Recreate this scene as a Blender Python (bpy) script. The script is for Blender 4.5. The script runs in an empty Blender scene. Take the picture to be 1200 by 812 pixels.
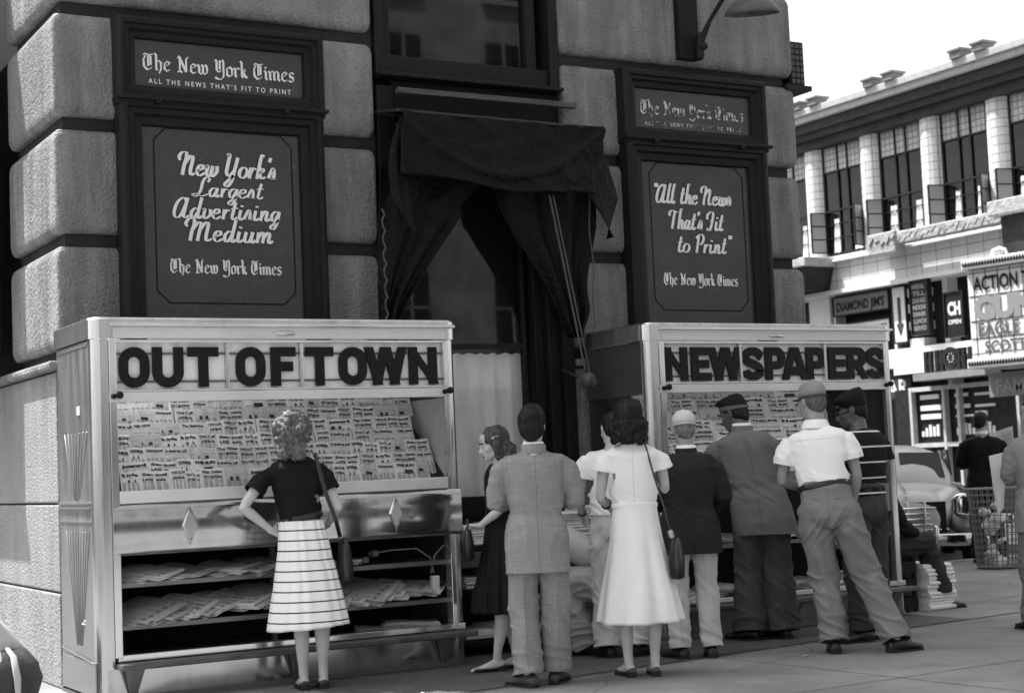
import bpy, bmesh, math, random
from math import sin, cos, pi, radians, sqrt, atan2, exp, hypot
from mathutils import Vector, Matrix, noise
import numpy as np
random.seed(7)
SC = bpy.context.scene
COL = SC.collection

# ------------------------------------------------------------------ camera
F_PX, YAW, PITCH, ROLL = 1881.4, 0.5233, 0.0756, 0.0430
CAM = Vector((-1.858, -10.591, 1.30))
cd = bpy.data.cameras.new('camera'); cam = bpy.data.objects.new('camera', cd); COL.objects.link(cam)
cd.sensor_width = 36.0; cd.sensor_fit = 'HORIZONTAL'; cd.lens = F_PX/1200*36.0
cd.clip_start = 0.1; cd.clip_end = 600
fw = Vector((sin(YAW)*cos(PITCH), cos(YAW)*cos(PITCH), sin(PITCH)))
rt = Vector((cos(YAW), -sin(YAW), 0)); up = rt.cross(fw)
r2 = rt*cos(ROLL) - up*sin(ROLL); u2 = rt*sin(ROLL) + up*cos(ROLL)
M = Matrix((r2, u2, -fw)).transposed().to_4x4(); M.translation = CAM
cam.matrix_world = M
SC.camera = cam
cd.dof.use_dof = True; cd.dof.focus_distance = 11.2; cd.dof.aperture_fstop = 3.5

# ------------------------------------------------------------------ light
SUN_EL, SUN_AZ = radians(64), radians(50)      # azimuth: light travels (+cos, -sin) in plan
SUN_DIR = Vector((cos(SUN_AZ)*cos(SUN_EL), -sin(SUN_AZ)*cos(SUN_EL), -sin(SUN_EL)))
w = bpy.data.worlds.new('World'); SC.world = w; w.use_nodes = True
nt = w.node_tree; nt.nodes.clear()
sky = nt.nodes.new('ShaderNodeTexSky'); sky.sky_type = 'NISHITA'; sky.sun_disc = False
sky.sun_elevation = SUN_EL
to_sun = -SUN_DIR
sky.sun_rotation = atan2(to_sun.x, to_sun.y)
sky.dust_density = 3.0; sky.air_density = 1.2
bw = nt.nodes.new('ShaderNodeRGBToBW')
bg = nt.nodes.new('ShaderNodeBackground'); bg.inputs['Strength'].default_value = 0.10
ow = nt.nodes.new('ShaderNodeOutputWorld')
nt.links.new(sky.outputs[0], bw.inputs[0]); nt.links.new(bw.outputs[0], bg.inputs['Color']); nt.links.new(bg.outputs[0], ow.inputs[0])
sl = bpy.data.lights.new('sun', 'SUN'); sl.energy = 2.8; sl.angle = radians(0.5); sl.color = (1, 1, 1)
so = bpy.data.objects.new('sun', sl); COL.objects.link(so)
so.rotation_euler = SUN_DIR.to_track_quat('-Z', 'Y').to_euler(); so.location = (-10, 8, 40)
vs = SC.view_settings
vs.view_transform = 'Standard'; vs.look = 'None'; vs.gamma = 1; vs.use_curve_mapping = False
vs.exposure = 1.98
SC.render.film_transparent = False

# ------------------------------------------------------------------ materials
MATS = {}
def mat(name, g, rough=.7, metal=0., var=.0, vscale=6., bump=0., bscale=60., spec=.14, stretch=(1,1,1), detail=6, aniso=0., fine=0., fscale=120.):
    """grey procedural material: base grey, noise variation (var), speckle (fine), bump"""
    if name in MATS: return MATS[name]
    m = bpy.data.materials.new(name); m.use_nodes = True; MATS[name] = m
    n = m.node_tree.nodes; l = m.node_tree.links
    b = n['Principled BSDF']
    b.inputs['Base Color'].default_value = (g, g, g, 1)
    b.inputs['Roughness'].default_value = rough; b.inputs['Metallic'].default_value = metal
    b.inputs['Specular IOR Level'].default_value = spec
    if aniso: b.inputs['Anisotropic'].default_value = aniso
    tc = n.new('ShaderNodeTexCoord'); mp = n.new('ShaderNodeMapping')
    mp.inputs['Scale'].default_value = stretch; l.new(tc.outputs['Object'], mp.inputs[0])
    m['mp'] = mp.name
    if var or fine:
        tx = n.new('ShaderNodeTexNoise'); tx.inputs['Scale'].default_value = vscale; tx.inputs['Detail'].default_value = detail
        tx.inputs['Roughness'].default_value = .62
        l.new(mp.outputs[0], tx.inputs['Vector'])
        mr = n.new('ShaderNodeMapRange'); mr.inputs['From Min'].default_value = .25; mr.inputs['From Max'].default_value = .75
        mr.inputs['To Min'].default_value = g*(1-var); mr.inputs['To Max'].default_value = g*(1+var)
        l.new(tx.outputs['Fac'], mr.inputs['Value']); out = mr.outputs[0]
        if fine:
            t2 = n.new('ShaderNodeTexNoise'); t2.inputs['Scale'].default_value = fscale; t2.inputs['Detail'].default_value = 3
            l.new(mp.outputs[0], t2.inputs['Vector'])
            m2 = n.new('ShaderNodeMapRange'); m2.inputs['From Min'].default_value = .3; m2.inputs['From Max'].default_value = .7
            m2.inputs['To Min'].default_value = 1-fine; m2.inputs['To Max'].default_value = 1+fine
            l.new(t2.outputs['Fac'], m2.inputs['Value'])
            mu = n.new('ShaderNodeMath'); mu.operation = 'MULTIPLY'; l.new(out, mu.inputs[0]); l.new(m2.outputs[0], mu.inputs[1]); out = mu.outputs[0]
        l.new(out, b.inputs['Base Color'])
        if (metal or rough < .5) and var > .06:
            rr = n.new('ShaderNodeMapRange'); rr.inputs['From Min'].default_value = .3; rr.inputs['From Max'].default_value = .7
            rr.inputs['To Min'].default_value = max(.03, rough*.7); rr.inputs['To Max'].default_value = rough*1.35
            l.new(tx.outputs['Fac'], rr.inputs['Value']); l.new(rr.outputs[0], b.inputs['Roughness'])
    if bump:
        t3 = n.new('ShaderNodeTexNoise'); t3.inputs['Scale'].default_value = bscale; t3.inputs['Detail'].default_value = 4
        l.new(mp.outputs[0], t3.inputs['Vector'])
        bp = n.new('ShaderNodeBump'); bp.inputs['Strength'].default_value = bump; bp.inputs['Distance'].default_value = 1.0/bscale
        l.new(t3.outputs['Fac'], bp.inputs['Height']); l.new(bp.outputs[0], b.inputs['Normal'])
    return m

def weave(m, scale=160, amt=.35):
    """adds a woven cross-hatch (two fine waves) to a cloth material's colour"""
    n = m.node_tree.nodes; l = m.node_tree.links; b = n['Principled BSDF']
    src = b.inputs['Base Color'].links[0].from_socket if b.inputs['Base Color'].links else None
    tc = n.new('ShaderNodeTexCoord'); prev = None
    for ax in ((1, .02, .05), (.03, .02, 1)):
        mp = n.new('ShaderNodeMapping'); mp.inputs['Scale'].default_value = ax; l.new(tc.outputs['Object'], mp.inputs[0])
        wv = n.new('ShaderNodeTexNoise'); wv.inputs['Scale'].default_value = scale; wv.inputs['Detail'].default_value = 2
        l.new(mp.outputs[0], wv.inputs['Vector'])
        if prev is None: prev = wv.outputs['Fac']
        else:
            ad = n.new('ShaderNodeMath'); ad.operation = 'ADD'; l.new(prev, ad.inputs[0]); l.new(wv.outputs['Fac'], ad.inputs[1]); prev = ad.outputs[0]
    mr = n.new('ShaderNodeMapRange'); mr.inputs['From Min'].default_value = .7; mr.inputs['From Max'].default_value = 1.3
    mr.inputs['To Min'].default_value = 1-amt; mr.inputs['To Max'].default_value = 1+amt; l.new(prev, mr.inputs['Value'])
    mu = n.new('ShaderNodeMath'); mu.operation = 'MULTIPLY'; l.new(mr.outputs[0], mu.inputs[1])
    if src: l.new(src, mu.inputs[0])
    else: mu.inputs[0].default_value = b.inputs['Base Color'].default_value[0]
    l.new(mu.outputs[0], b.inputs['Base Color'])
    return m

def band_mat(name, g, g2, period, width, axis='Z', offset=0., rough=.8, wob=0.):
    """cloth with thin stripes along one object axis"""
    m = mat(name, g, rough)
    n = m.node_tree.nodes; l = m.node_tree.links; b = n['Principled BSDF']
    tc = n.new('ShaderNodeTexCoord'); sp = n.new('ShaderNodeSeparateXYZ'); l.new(tc.outputs['Object'], sp.inputs[0])
    def math_(op, a, bb):
        q = n.new('ShaderNodeMath'); q.operation = op
        for i, v in enumerate((a, bb)):
            if isinstance(v, (int, float)): q.inputs[i].default_value = v
            else: l.new(v, q.inputs[i])
        return q.outputs[0]
    v = math_('ADD', sp.outputs[axis], offset)
    if wob:
        tx = n.new('ShaderNodeTexNoise'); tx.inputs['Scale'].default_value = 3; l.new(tc.outputs['Object'], tx.inputs['Vector'])
        v = math_('ADD', v, math_('MULTIPLY', tx.outputs['Fac'], wob))
    fr = math_('FRACT', math_('DIVIDE', v, period), 0)
    st = math_('LESS_THAN', fr, width/period)
    mx = math_('ADD', math_('MULTIPLY', st, g2-g), g)
    l.new(mx, b.inputs['Base Color'])
    return m

def streaks(m, amt=.3, sc=3., stretch=(2.5,2.5,.35), lo=.35, hi=.7):
    """rain streaks and soot: multiplies the base colour"""
    n = m.node_tree.nodes; l = m.node_tree.links; b = n['Principled BSDF']
    tc = n.new('ShaderNodeTexCoord'); mp = n.new('ShaderNodeMapping'); mp.inputs['Scale'].default_value = stretch; l.new(tc.outputs['Object'], mp.inputs[0])
    tx = n.new('ShaderNodeTexNoise'); tx.inputs['Scale'].default_value = sc; tx.inputs['Detail'].default_value = 8; tx.inputs['Roughness'].default_value = .65; l.new(mp.outputs[0], tx.inputs['Vector'])
    mr = n.new('ShaderNodeMapRange'); mr.inputs['From Min'].default_value = lo; mr.inputs['From Max'].default_value = hi; mr.inputs['To Min'].default_value = 1-amt; mr.inputs['To Max'].default_value = 1+amt*.5; l.new(tx.outputs['Fac'], mr.inputs['Value'])
    mu = n.new('ShaderNodeMath'); mu.operation = 'MULTIPLY'; l.new(mr.outputs[0], mu.inputs[1])
    lk = b.inputs['Base Color'].links
    if lk: l.new(lk[0].from_socket, mu.inputs[0])
    else: mu.inputs[0].default_value = b.inputs['Base Color'].default_value[0]
    l.new(mu.outputs[0], b.inputs['Base Color']); return m
def spots(m, sc, rad, dark, crack=0.):
    """flattened gum spots and hairline cracks on paving"""
    n = m.node_tree.nodes; l = m.node_tree.links; b = n['Principled BSDF']
    tc = n.new('ShaderNodeTexCoord'); prev = b.inputs['Base Color'].links[0].from_socket
    def mul(fac):
        nonlocal prev
        mu = n.new('ShaderNodeMath'); mu.operation = 'MULTIPLY'; l.new(prev, mu.inputs[0]); l.new(fac, mu.inputs[1]); prev = mu.outputs[0]
    vo = n.new('ShaderNodeTexVoronoi'); vo.inputs['Scale'].default_value = sc; l.new(tc.outputs['Object'], vo.inputs['Vector'])
    mr = n.new('ShaderNodeMapRange'); mr.inputs['From Min'].default_value = rad; mr.inputs['From Max'].default_value = rad*1.5; mr.inputs['To Min'].default_value = dark; mr.inputs['To Max'].default_value = 1; l.new(vo.outputs['Distance'], mr.inputs['Value']); mul(mr.outputs[0])
    if crack:
        nz = n.new('ShaderNodeTexNoise'); nz.inputs['Scale'].default_value = 1.6; nz.inputs['Detail'].default_value = 6; l.new(tc.outputs['Object'], nz.inputs['Vector'])
        mx = n.new('ShaderNodeMixRGB'); mx.inputs[0].default_value = .12; l.new(tc.outputs['Object'], mx.inputs[1]); l.new(nz.outputs['Color'], mx.inputs[2])
        ve = n.new('ShaderNodeTexVoronoi'); ve.feature = 'DISTANCE_TO_EDGE'; ve.inputs['Scale'].default_value = .55; l.new(mx.outputs[0], ve.inputs['Vector'])
        m2 = n.new('ShaderNodeMapRange'); m2.inputs['From Min'].default_value = .0; m2.inputs['From Max'].default_value = crack; m2.inputs['To Min'].default_value = .45; m2.inputs['To Max'].default_value = 1; l.new(ve.outputs['Distance'], m2.inputs['Value']); mul(m2.outputs[0])
    l.new(prev, b.inputs['Base Color'])

# ------------------------------------------------------------------ mesh builder
class MB:
    def __init__(s): s.bm = bmesh.new(); s.mi = 0
    def _f(s, vs):
        try:
            f = s.bm.faces.new(vs); f.material_index = s.mi; return f
        except ValueError: return None
    def box(s, x0, x1, y0, y1, z0, z1, mtx=None):
        P = [Vector((x, y, z)) for x in (x0, x1) for y in (y0, y1) for z in (z0, z1)]
        if mtx: P = [mtx @ p for p in P]
        v = [s.bm.verts.new(p) for p in P]
        for q in ((0,1,3,2), (4,6,7,5), (0,4,5,1), (2,3,7,6), (0,2,6,4), (1,5,7,3)): s._f([v[i] for i in q])
        return v
    def loft(s, rings, caps=True, closed=True):
        R = [[s.bm.verts.new(p) for p in r] for r in rings]
        for a, b in zip(R, R[1:]):
            n = len(a)
            for i in range(n if closed else n-1): s._f((a[i], a[(i+1) % n], b[(i+1) % n], b[i]))
        if caps: s._f(list(reversed(R[0]))); s._f(R[-1])
        return R
    def limb(s, pts, rad, n=12, ref=None, caps=True):
        """tapered tube along pts; rad entries r or (ra, rb); rounded ends"""
        pts = [Vector(p) for p in pts]; rings = []
        ref = Vector(ref) if ref is not None else None
        prev = None
        m = len(pts)
        for i, p in enumerate(pts):
            t = (pts[min(i+1, m-1)] - pts[max(i-1, 0)]).normalized()
            if ref is not None: x = ref - t*ref.dot(t)
            elif prev is None:
                x = Vector((1, 0, 0)) - t*t.x
                if x.length < .2: x = Vector((0, 1, 0)) - t*t.y
            else: x = prev - t*prev.dot(t)
            x.normalize(); y = t.cross(x); prev = x
            r = rad[i]; ra, rb = r if isinstance(r, (tuple, list)) else (r, r)
            rg = lambda c, f: [c + x*ra*f*cos(2*pi*k/n) + y*rb*f*sin(2*pi*k/n) for k in range(n)]
            if caps and i == 0:
                e = min(ra, rb); rings.append(rg(p - t*e*.75, .45)); rings.append(rg(p - t*e*.4, .82))
            rings.append(rg(p, 1))
            if caps and i == m-1:
                e = min(ra, rb); rings.append(rg(p + t*e*.4, .82)); rings.append(rg(p + t*e*.75, .45))
        s.loft(rings); return rings
    def ell(s, c, r, mtx=None, nu=12, nv=8):
        c = Vector(c); rings = []
        for j in range(1, nv):
            a = pi*j/nv - pi/2
            rings.append([Vector((r[0]*cos(a)*cos(2*pi*k/nu), r[1]*cos(a)*sin(2*pi*k/nu), r[2]*sin(a))) for k in range(nu)])
        rings = [[(mtx @ q if mtx else q) + c for q in rg] for rg in rings]
        s.loft(rings)
    def prism(s, poly, d0, d1, fr):
        """poly 2D list extruded between depths; fr(u,v,d)->Vector"""
        a = [s.bm.verts.new(fr(u, v, d0)) for u, v in poly]; b = [s.bm.verts.new(fr(u, v, d1)) for u, v in poly]
        n = len(poly)
        s._f(list(reversed(a))); s._f(b)
        for i in range(n): s._f((a[i], a[(i+1) % n], b[(i+1) % n], b[i]))
    def quad(s, a, b, c, d): s._f([s.bm.verts.new(Vector(p)) for p in (a, b, c, d)])
    def build(s, name, mats, parent=None, smooth=False, bevel=0., segs=2, loc=None, solid=0., recalc=True, autos=None):
        if recalc: bmesh.ops.recalc_face_normals(s.bm, faces=s.bm.faces)
        me = bpy.data.meshes.new(name); s.bm.to_mesh(me); s.bm.free()
        for m in (mats if isinstance(mats, (list, tuple)) else [mats]): me.materials.append(m)
        if smooth:
            for p in me.polygons: p.use_smooth = True
        o = bpy.data.objects.new(name, me); COL.objects.link(o)
        if parent: o.parent = parent
        if loc is not None: o.location = loc
        if bevel:
            b = o.modifiers.new('bevel', 'BEVEL'); b.width = bevel; b.segments = segs; b.limit_method = 'ANGLE'; b.angle_limit = radians(40)
            b.harden_normals = False
        if solid:
            q = o.modifiers.new('solid', 'SOLIDIFY'); q.thickness = solid; q.offset = 0
        return o

def thing(name, label, cat, loc=(0,0,0), rz=0., group=None):
    o = bpy.data.objects.new(name, None); COL.objects.link(o); o.empty_display_size = .2
    o.location = loc; o.rotation_euler = (0, 0, rz)
    return tag(o, label, cat, group)
def tag(o, label, cat, group=None):
    o['label'] = label; o['category'] = cat
    if group: o['group'] = group
    return o
def structure(o): o['kind'] = 'structure'; return o
def dup(o, parent=None, loc=None, rz=None, label=None, group=None):
    c = o.copy(); COL.objects.link(c)
    if parent: c.parent = parent
    if loc is not None: c.location = loc
    if rz is not None: c.rotation_euler = (0, 0, rz)
    if label: c['label'] = label
    if group: c['group'] = group
    for ch in list(o.children): dup(ch, c)
    return c
def smoothstep(a, b, x):
    t = max(0., min(1., (x-a)/(b-a))); return t*t*(3-2*t)
def lerp(a, b, t): return a + (b-a)*t

# ------------------------------------------------------------------ lettering: stroke alphabets swept with a pen
def catmull(P, k=7):
    if len(P) < 3: return [Vector(p) for p in P]
    P = [Vector(p) for p in P]; out = []
    closed = (P[0]-P[-1]).length < 1e-6
    for i in range(len(P)-1):
        p1, p2 = P[i], P[i+1]
        p0 = P[i-1] if i > 0 else (P[-2] if closed else p1); p3 = P[i+2] if i+2 < len(P) else (P[1] if closed else p2)
        for j in range(k):
            t = j/k
            out.append(.5*((2*p1) + (p2-p0)*t + (2*p0-5*p1+4*p2-p3)*t*t + (3*p1-p0-3*p2+p3)*t**3))
    out.append(P[-1]); return out
def ribbon(mb, pts, wfun, fr, depth, thick=.0):
    """flat pen stroke; fr(u,v,d) maps to 3D. thick>0 extrudes a prism"""
    n = len(pts); L = []; R = []
    for i, p in enumerate(pts):
        if n > 2 and (pts[0]-pts[-1]).length < 1e-6:
            a = pts[(i-1) % (n-1)]; b = pts[(i+1) % (n-1)]
            if i in (0, n-1): a, b = pts[n-2], pts[1]
        else: a = pts[max(0, i-1)]; b = pts[min(n-1, i+1)]
        t = (b-a)
        if t.length < 1e-9: t = Vector((1, 0))
        t = t.normalized(); nn = Vector((-t.y, t.x)); wd = wfun(t, i/(n-1))/2
        L.append(p + nn*wd); R.append(p - nn*wd)
    va = [[mb.bm.verts.new(fr(q.x, q.y, depth)) for q in S] for S in (L, R)]
    for i in range(n-1): mb._f((va[0][i], va[1][i], va[1][i+1], va[0][i+1]))
    if thick:
        vb = [[mb.bm.verts.new(fr(q.x, q.y, depth-thick)) for q in S] for S in (L, R)]
        for i in range(n-1):
            mb._f((va[0][i], va[0][i+1], vb[0][i+1], vb[0][i])); mb._f((va[1][i], vb[1][i], vb[1][i+1], va[1][i+1]))
            mb._f((vb[0][i], vb[0][i+1], vb[1][i+1], vb[1][i]))
        for i in (0, n-1): mb._f((va[0][i], vb[0][i], vb[1][i], va[1][i]))
def nib(w, ang, tmin):
    return lambda t, f: max(tmin, abs(w*(t.x*sin(ang) - t.y*cos(ang))))

BLACK = {  # broken-letter strokes: advance, list of polylines
 'T': (.60, [[(0,.84),(.10,.96),(.34,.88),(.54,.97)], [(.14,.86),(.03,.6),(.05,.2),(.2,.03),(.36,.06),(.48,.2)], [(.27,.84),(.27,.22)], [(.4,.84),(.4,.3)]]),
 'h': (.46, [[(.0,1.0),(.09,.92),(.09,.1),(.16,.03)], [(.1,.5),(.24,.6),(.34,.5),(.34,.12),(.24,-.16)]]),
 'e': (.42, [[(.07,.3),(.3,.42),(.33,.5),(.22,.6),(.07,.46),(.07,.14),(.18,.02),(.36,.12)]]),
 'N': (.68, [[(.02,.84),(.12,.98),(.2,.84)], [(.14,.92),(.5,.06)], [(.16,.8),(.16,.16),(.06,.0)], [(.5,.08),(.5,.82),(.62,.98)], [(.02,.02),(.16,.1),(.28,.02)]]),
 'w': (.62, [[(0,.56),(.09,.48),(.09,.12),(.18,.02),(.3,.12)], [(.22,.58),(.3,.5),(.3,.12),(.38,.02),(.52,.14),(.52,.44),(.42,.6)]]),
 'Y': (.62, [[(0,.9),(.1,.96),(.13,.86),(.13,.34),(.22,.24),(.38,.34)], [(.3,.94),(.3,.4)], [(.36,.88),(.48,.98),(.5,.86),(.5,.0),(.36,-.2),(.12,-.16),(.04,-.08)]]),
 'o': (.44, [[(.2,.6),(.07,.48),(.07,.12),(.2,.02)], [(.2,.6),(.34,.48),(.34,.12),(.2,.02)]]),
 'r': (.36, [[(0,.56),(.09,.48),(.09,.1),(.17,.03)], [(.1,.46),(.24,.6),(.31,.5)]]),
 'k': (.44, [[(.0,1.0),(.09,.92),(.09,.1),(.16,.03)], [(.1,.36),(.26,.58),(.31,.48),(.14,.34)], [(.16,.34),(.26,.12),(.38,.03)]]),
 'i': (.24, [[(0,.56),(.09,.48),(.09,.1),(.18,.03)], [(.05,.78),(.11,.72)]]),
 'm': (.70, [[(0,.56),(.09,.48),(.09,.1),(.15,.03)], [(.1,.46),(.24,.6),(.32,.5),(.32,.1),(.38,.03)], [(.33,.46),(.47,.6),(.55,.5),(.55,.1),(.64,.03)]]),
 's': (.38, [[(.31,.52),(.18,.6),(.06,.48),(.1,.36),(.28,.26),(.3,.12),(.16,.02),(.03,.1)]]),
 ' ': (.30, []),
}
SCRIPT = {
 'N': (.66, [[(-.10,.66),(-.18,.80),(-.10,1.0),(.08,1.03),(.14,.8),(.1,.4),(.1,0)], [(.13,.55),(.3,.86),(.42,.8),(.41,.25),(.47,.02),(.62,.1)]]),
 'M': (.94, [[(-.10,.66),(-.18,.80),(-.10,1.0),(.08,1.03),(.14,.8),(.1,.4),(.1,0)], [(.13,.55),(.28,.86),(.40,.8),(.38,.3),(.38,0)], [(.41,.55),(.56,.86),(.68,.8),(.67,.25),(.73,.02),(.9,.12)]]),
 'e': (.40, [[(.04,.22),(.27,.34),(.22,.5),(.08,.42),(.05,.16),(.18,0),(.38,.14)]]),
 'w': (.56, [[(0,.42),(.08,.48),(.06,.15),(.16,0),(.27,.14),(.29,.48)], [(.29,.46),(.27,.12),(.36,0),(.5,.2),(.48,.48)]]),
 'Y': (.62, [[(-.02,.98),(.08,1.05),(.07,.5),(.08,.2),(.2,.06),(.40,.3)], [(.46,.92),(.41,.3),(.36,-.2),(.22,-.42),(.1,-.3),(.42,.1)]]),
 'o': (.42, [[(.2,.5),(.05,.36),(.05,.12),(.2,0),(.35,.14),(.35,.36),(.2,.5)]]),
 'r': (.36, [[(.08,.5),(.09,.25),(.09,0)], [(.1,.25),(.2,.48),(.33,.42)]]),
 'k': (.44, [[(.24,1.04),(.12,1.1),(.09,.7),(.08,0)], [(.09,.22),(.24,.48),(.3,.38),(.13,.25)], [(.16,.26),(.28,.03),(.44,.1)]]),
 "'": (.14, [[(.1,1.0),(.06,.8)]]),
 's': (.36, [[(.0,.06),(.14,.52),(.24,.24),(.2,.04),(.06,.03),(.34,.04)]]),
 'L': (.56, [[(.44,.82),(.50,.98),(.36,1.08),(.24,.85),(.2,.3),(.06,0),(-.1,.08),(.06,.14),(.28,.02),(.54,.14)]]),
 'a': (.48, [[(.32,.42),(.18,.5),(.05,.3),(.1,.03),(.22,.06),(.33,.38)], [(.35,.5),(.32,.12),(.38,0),(.48,.12)]]),
 'g': (.44, [[(.32,.42),(.18,.5),(.05,.3),(.1,.03),(.22,.06),(.33,.38)], [(.35,.5),(.33,-.1),(.22,-.4),(.08,-.28),(.42,.1)]]),
 't': (.34, [[(.15,.88),(.11,.4),(.1,.12),(.18,0),(.32,.12)], [(-.02,.54),(.14,.57),(.3,.58)]]),
 'A': (.68, [[(.44,.8),(.3,1.0),(.08,.75),(.02,.25),(.14,.0),(.32,.14),(.44,.7)], [(.47,1.0),(.44,.5),(.43,.12),(.52,0),(.66,.12)]]),
 'd': (.50, [[(.32,.42),(.18,.5),(.05,.3),(.1,.03),(.22,.06),(.33,.38)], [(.37,1.04),(.34,.5),(.33,.12),(.4,0),(.5,.12)]]),
 'v': (.42, [[(0,.42),(.08,.48),(.08,.15),(.17,0),(.34,.2),(.3,.48)]]),
 'i': (.28, [[(.08,.5),(.07,.14),(.14,0),(.28,.12)], [(.1,.74),(.1,.66)]]),
 'n': (.48, [[(.08,.5),(.09,.25),(.08,0)], [(.1,.25),(.22,.5),(.31,.4),(.3,.1),(.36,0),(.48,.12)]]),
 'u': (.48, [[(.07,.5),(.06,.14),(.15,0),(.28,.14),(.32,.5)], [(.33,.5),(.31,.12),(.38,0),(.48,.12)]]),
 'm': (.70, [[(.08,.5),(.09,.25),(.08,0)], [(.1,.25),(.21,.5),(.3,.4),(.3,0)], [(.32,.25),(.44,.5),(.53,.4),(.52,.1),(.58,0),(.7,.12)]]),
 'l': (.28, [[(.2,1.04),(.1,1.0),(.06,.4),(.08,.08),(.16,0),(.28,.12)]]),
 'h': (.46, [[(.2,1.04),(.1,1.08),(.08,.6),(.08,0)], [(.1,.25),(.22,.5),(.31,.4),(.3,.1),(.36,0),(.46,.12)]]),
 'T': (.50, [[(-.1,.7),(-.16,.86),(-.02,1.0),(.2,.98),(.44,.9)], [(.2,.96),(.17,.5),(.16,0)]]),
 'F': (.52, [[(-.06,.6),(-.1,.82),(.06,1.0),(.28,.98),(.3,.6),(.24,.1),(.1,0),(.0,.12)], [(.14,.52),(.26,.55),(.4,.52)]]),
 'P': (.50, [[(.12,1.0),(.13,.5),(.12,0)], [(.0,.8),(.1,.98),(.32,1.05),(.44,.8),(.34,.5),(.18,.5)]]),
 '"': (.22, [[(.06,1.05),(.05,.85)], [(.16,1.05),(.15,.85)]]),
 ' ': (.30, []),
}
W_ = .235
def _arc(cx, cy, rx, ry, a0, a1, k=14): return [(cx+rx*cos(radians(lerp(a0, a1, i/k))), cy+ry*sin(radians(lerp(a0, a1, i/k)))) for i in range(k+1)]
BLOCK = {  # heavy gothic capitals, height 1, stroke W_; (width, strokes)
 'O': (.76, [[(.12,.38)]+_arc(.38,.62,.26,.26,180,0)+_arc(.38,.38,.26,.26,0,-180)]),
 'U': (.74, [[(.12,1.0)]+[(.12,.4)]+_arc(.37,.38,.25,.26,180,360)+[(.62,.4),(.62,1.0)]]),
 'T': (.72, [[(0,.883),(.72,.883)], [(.36,.8),(.36,0)]]),
 'F': (.60, [[(.12,1.0),(.12,0)], [(.2,.883),(.60,.883)], [(.2,.5),(.53,.5)]]),
 'W': (1.02, [[(.075,1.08),(.31,-.08)], [(.27,-.08),(.49,1.08)], [(.53,1.08),(.75,-.08)], [(.71,-.08),(.945,1.08)]]),
 'N': (.76, [[(.12,1.0),(.12,0)], [(.06,1.1),(.70,-.1)], [(.64,1.0),(.64,0)]]),
 'E': (.62, [[(.12,1.0),(.12,0)], [(.2,.883),(.62,.883)], [(.2,.5),(.56,.5)], [(.2,.117),(.62,.117)]]),
 'S': (.70, [[(.64,.70)]+_arc(.36,.70,.24,.185,10,180,10)+[(.14,.62),(.24,.54),(.42,.47),(.54,.40),(.585,.31)]+_arc(.355,.30,.235,.185,0,-180,10)]),
 'P': (.68, [[(.12,1.0),(.12,0)], [(.2,.883),(.38,.883)]+_arc(.40,.665,.17,.218,90,-90,10)+[(.2,.447)]]),
 'R': (.72, [[(.12,1.0),(.12,0)], [(.2,.883),(.38,.883)]+_arc(.40,.685,.17,.198,90,-90,10)+[(.2,.487)], [(.34,.52),(.63,-.08)]]),
 'A': (.82, [[(.09,-.08),(.385,1.06)], [(.73,-.08),(.435,1.06)], [(.22,.28),(.60,.28)]]),
}
def lettering(mb, text, alphabet, fr, x, y, size, pen, slant=0., width=None, smooth=False, d=.002, track=0., rise=0.):
    """draw text from stroke alphabet; scaled in x to width if given"""
    adv = sum(alphabet[c][0]+track for c in text)
    sx = size if width is None else width/adv
    cx = 0.; q = 0
    for c in text:
        a, strokes = alphabet[c]
        for st in strokes:
            pts = catmull(st) if smooth else [Vector(p) for p in st]
            P = [Vector(((cx + p.x)*sx + slant*p.y*size + x, p.y*size + y + rise*(cx+p.x)*sx)) for p in pts]
            ribbon(mb, P, (lambda t, f: pen(t, f)*size), fr, d + .00025*(q % 5)); q += 1
        cx += a + track
def bfont_mesh(text, size, width=None, bold=0.0, spacing=1.0):
    """built-in sans lettering as 2D polygons: returns (verts, faces)"""
    cu = bpy.data.curves.new('lettering', 'FONT'); cu.body = text; cu.size = size; cu.offset = bold; cu.fill_mode = 'FRONT'
    cu.resolution_u = 3; cu.space_character = spacing
    o = bpy.data.objects.new('lettering', cu); COL.objects.link(o)
    dg = bpy.context.evaluated_depsgraph_get(); me = bpy.data.meshes.new_from_object(o.evaluated_get(dg))
    V = [(v.co.x, v.co.y) for v in me.vertices]; Fc = [tuple(p.vertices) for p in me.polygons]
    bpy.data.objects.remove(o); bpy.data.meshes.remove(me); bpy.data.curves.remove(cu)
    if width and V:
        x0 = min(v[0] for v in V); x1 = max(v[0] for v in V); k = width/max(1e-6, x1-x0)
        V = [((v[0]-x0)*k, v[1]) for v in V]
    return V, Fc
def sans(mb, text, fr, x, y, size, width=None, bold=0., d=.002, spacing=1., rise=0.):
    V, Fc = bfont_mesh(text, size, width, bold, spacing)
    vv = [mb.bm.verts.new(fr(x+a, y+b+rise*a, d)) for a, b in V]
    for f in Fc: mb._f([vv[i] for i in f])
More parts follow.
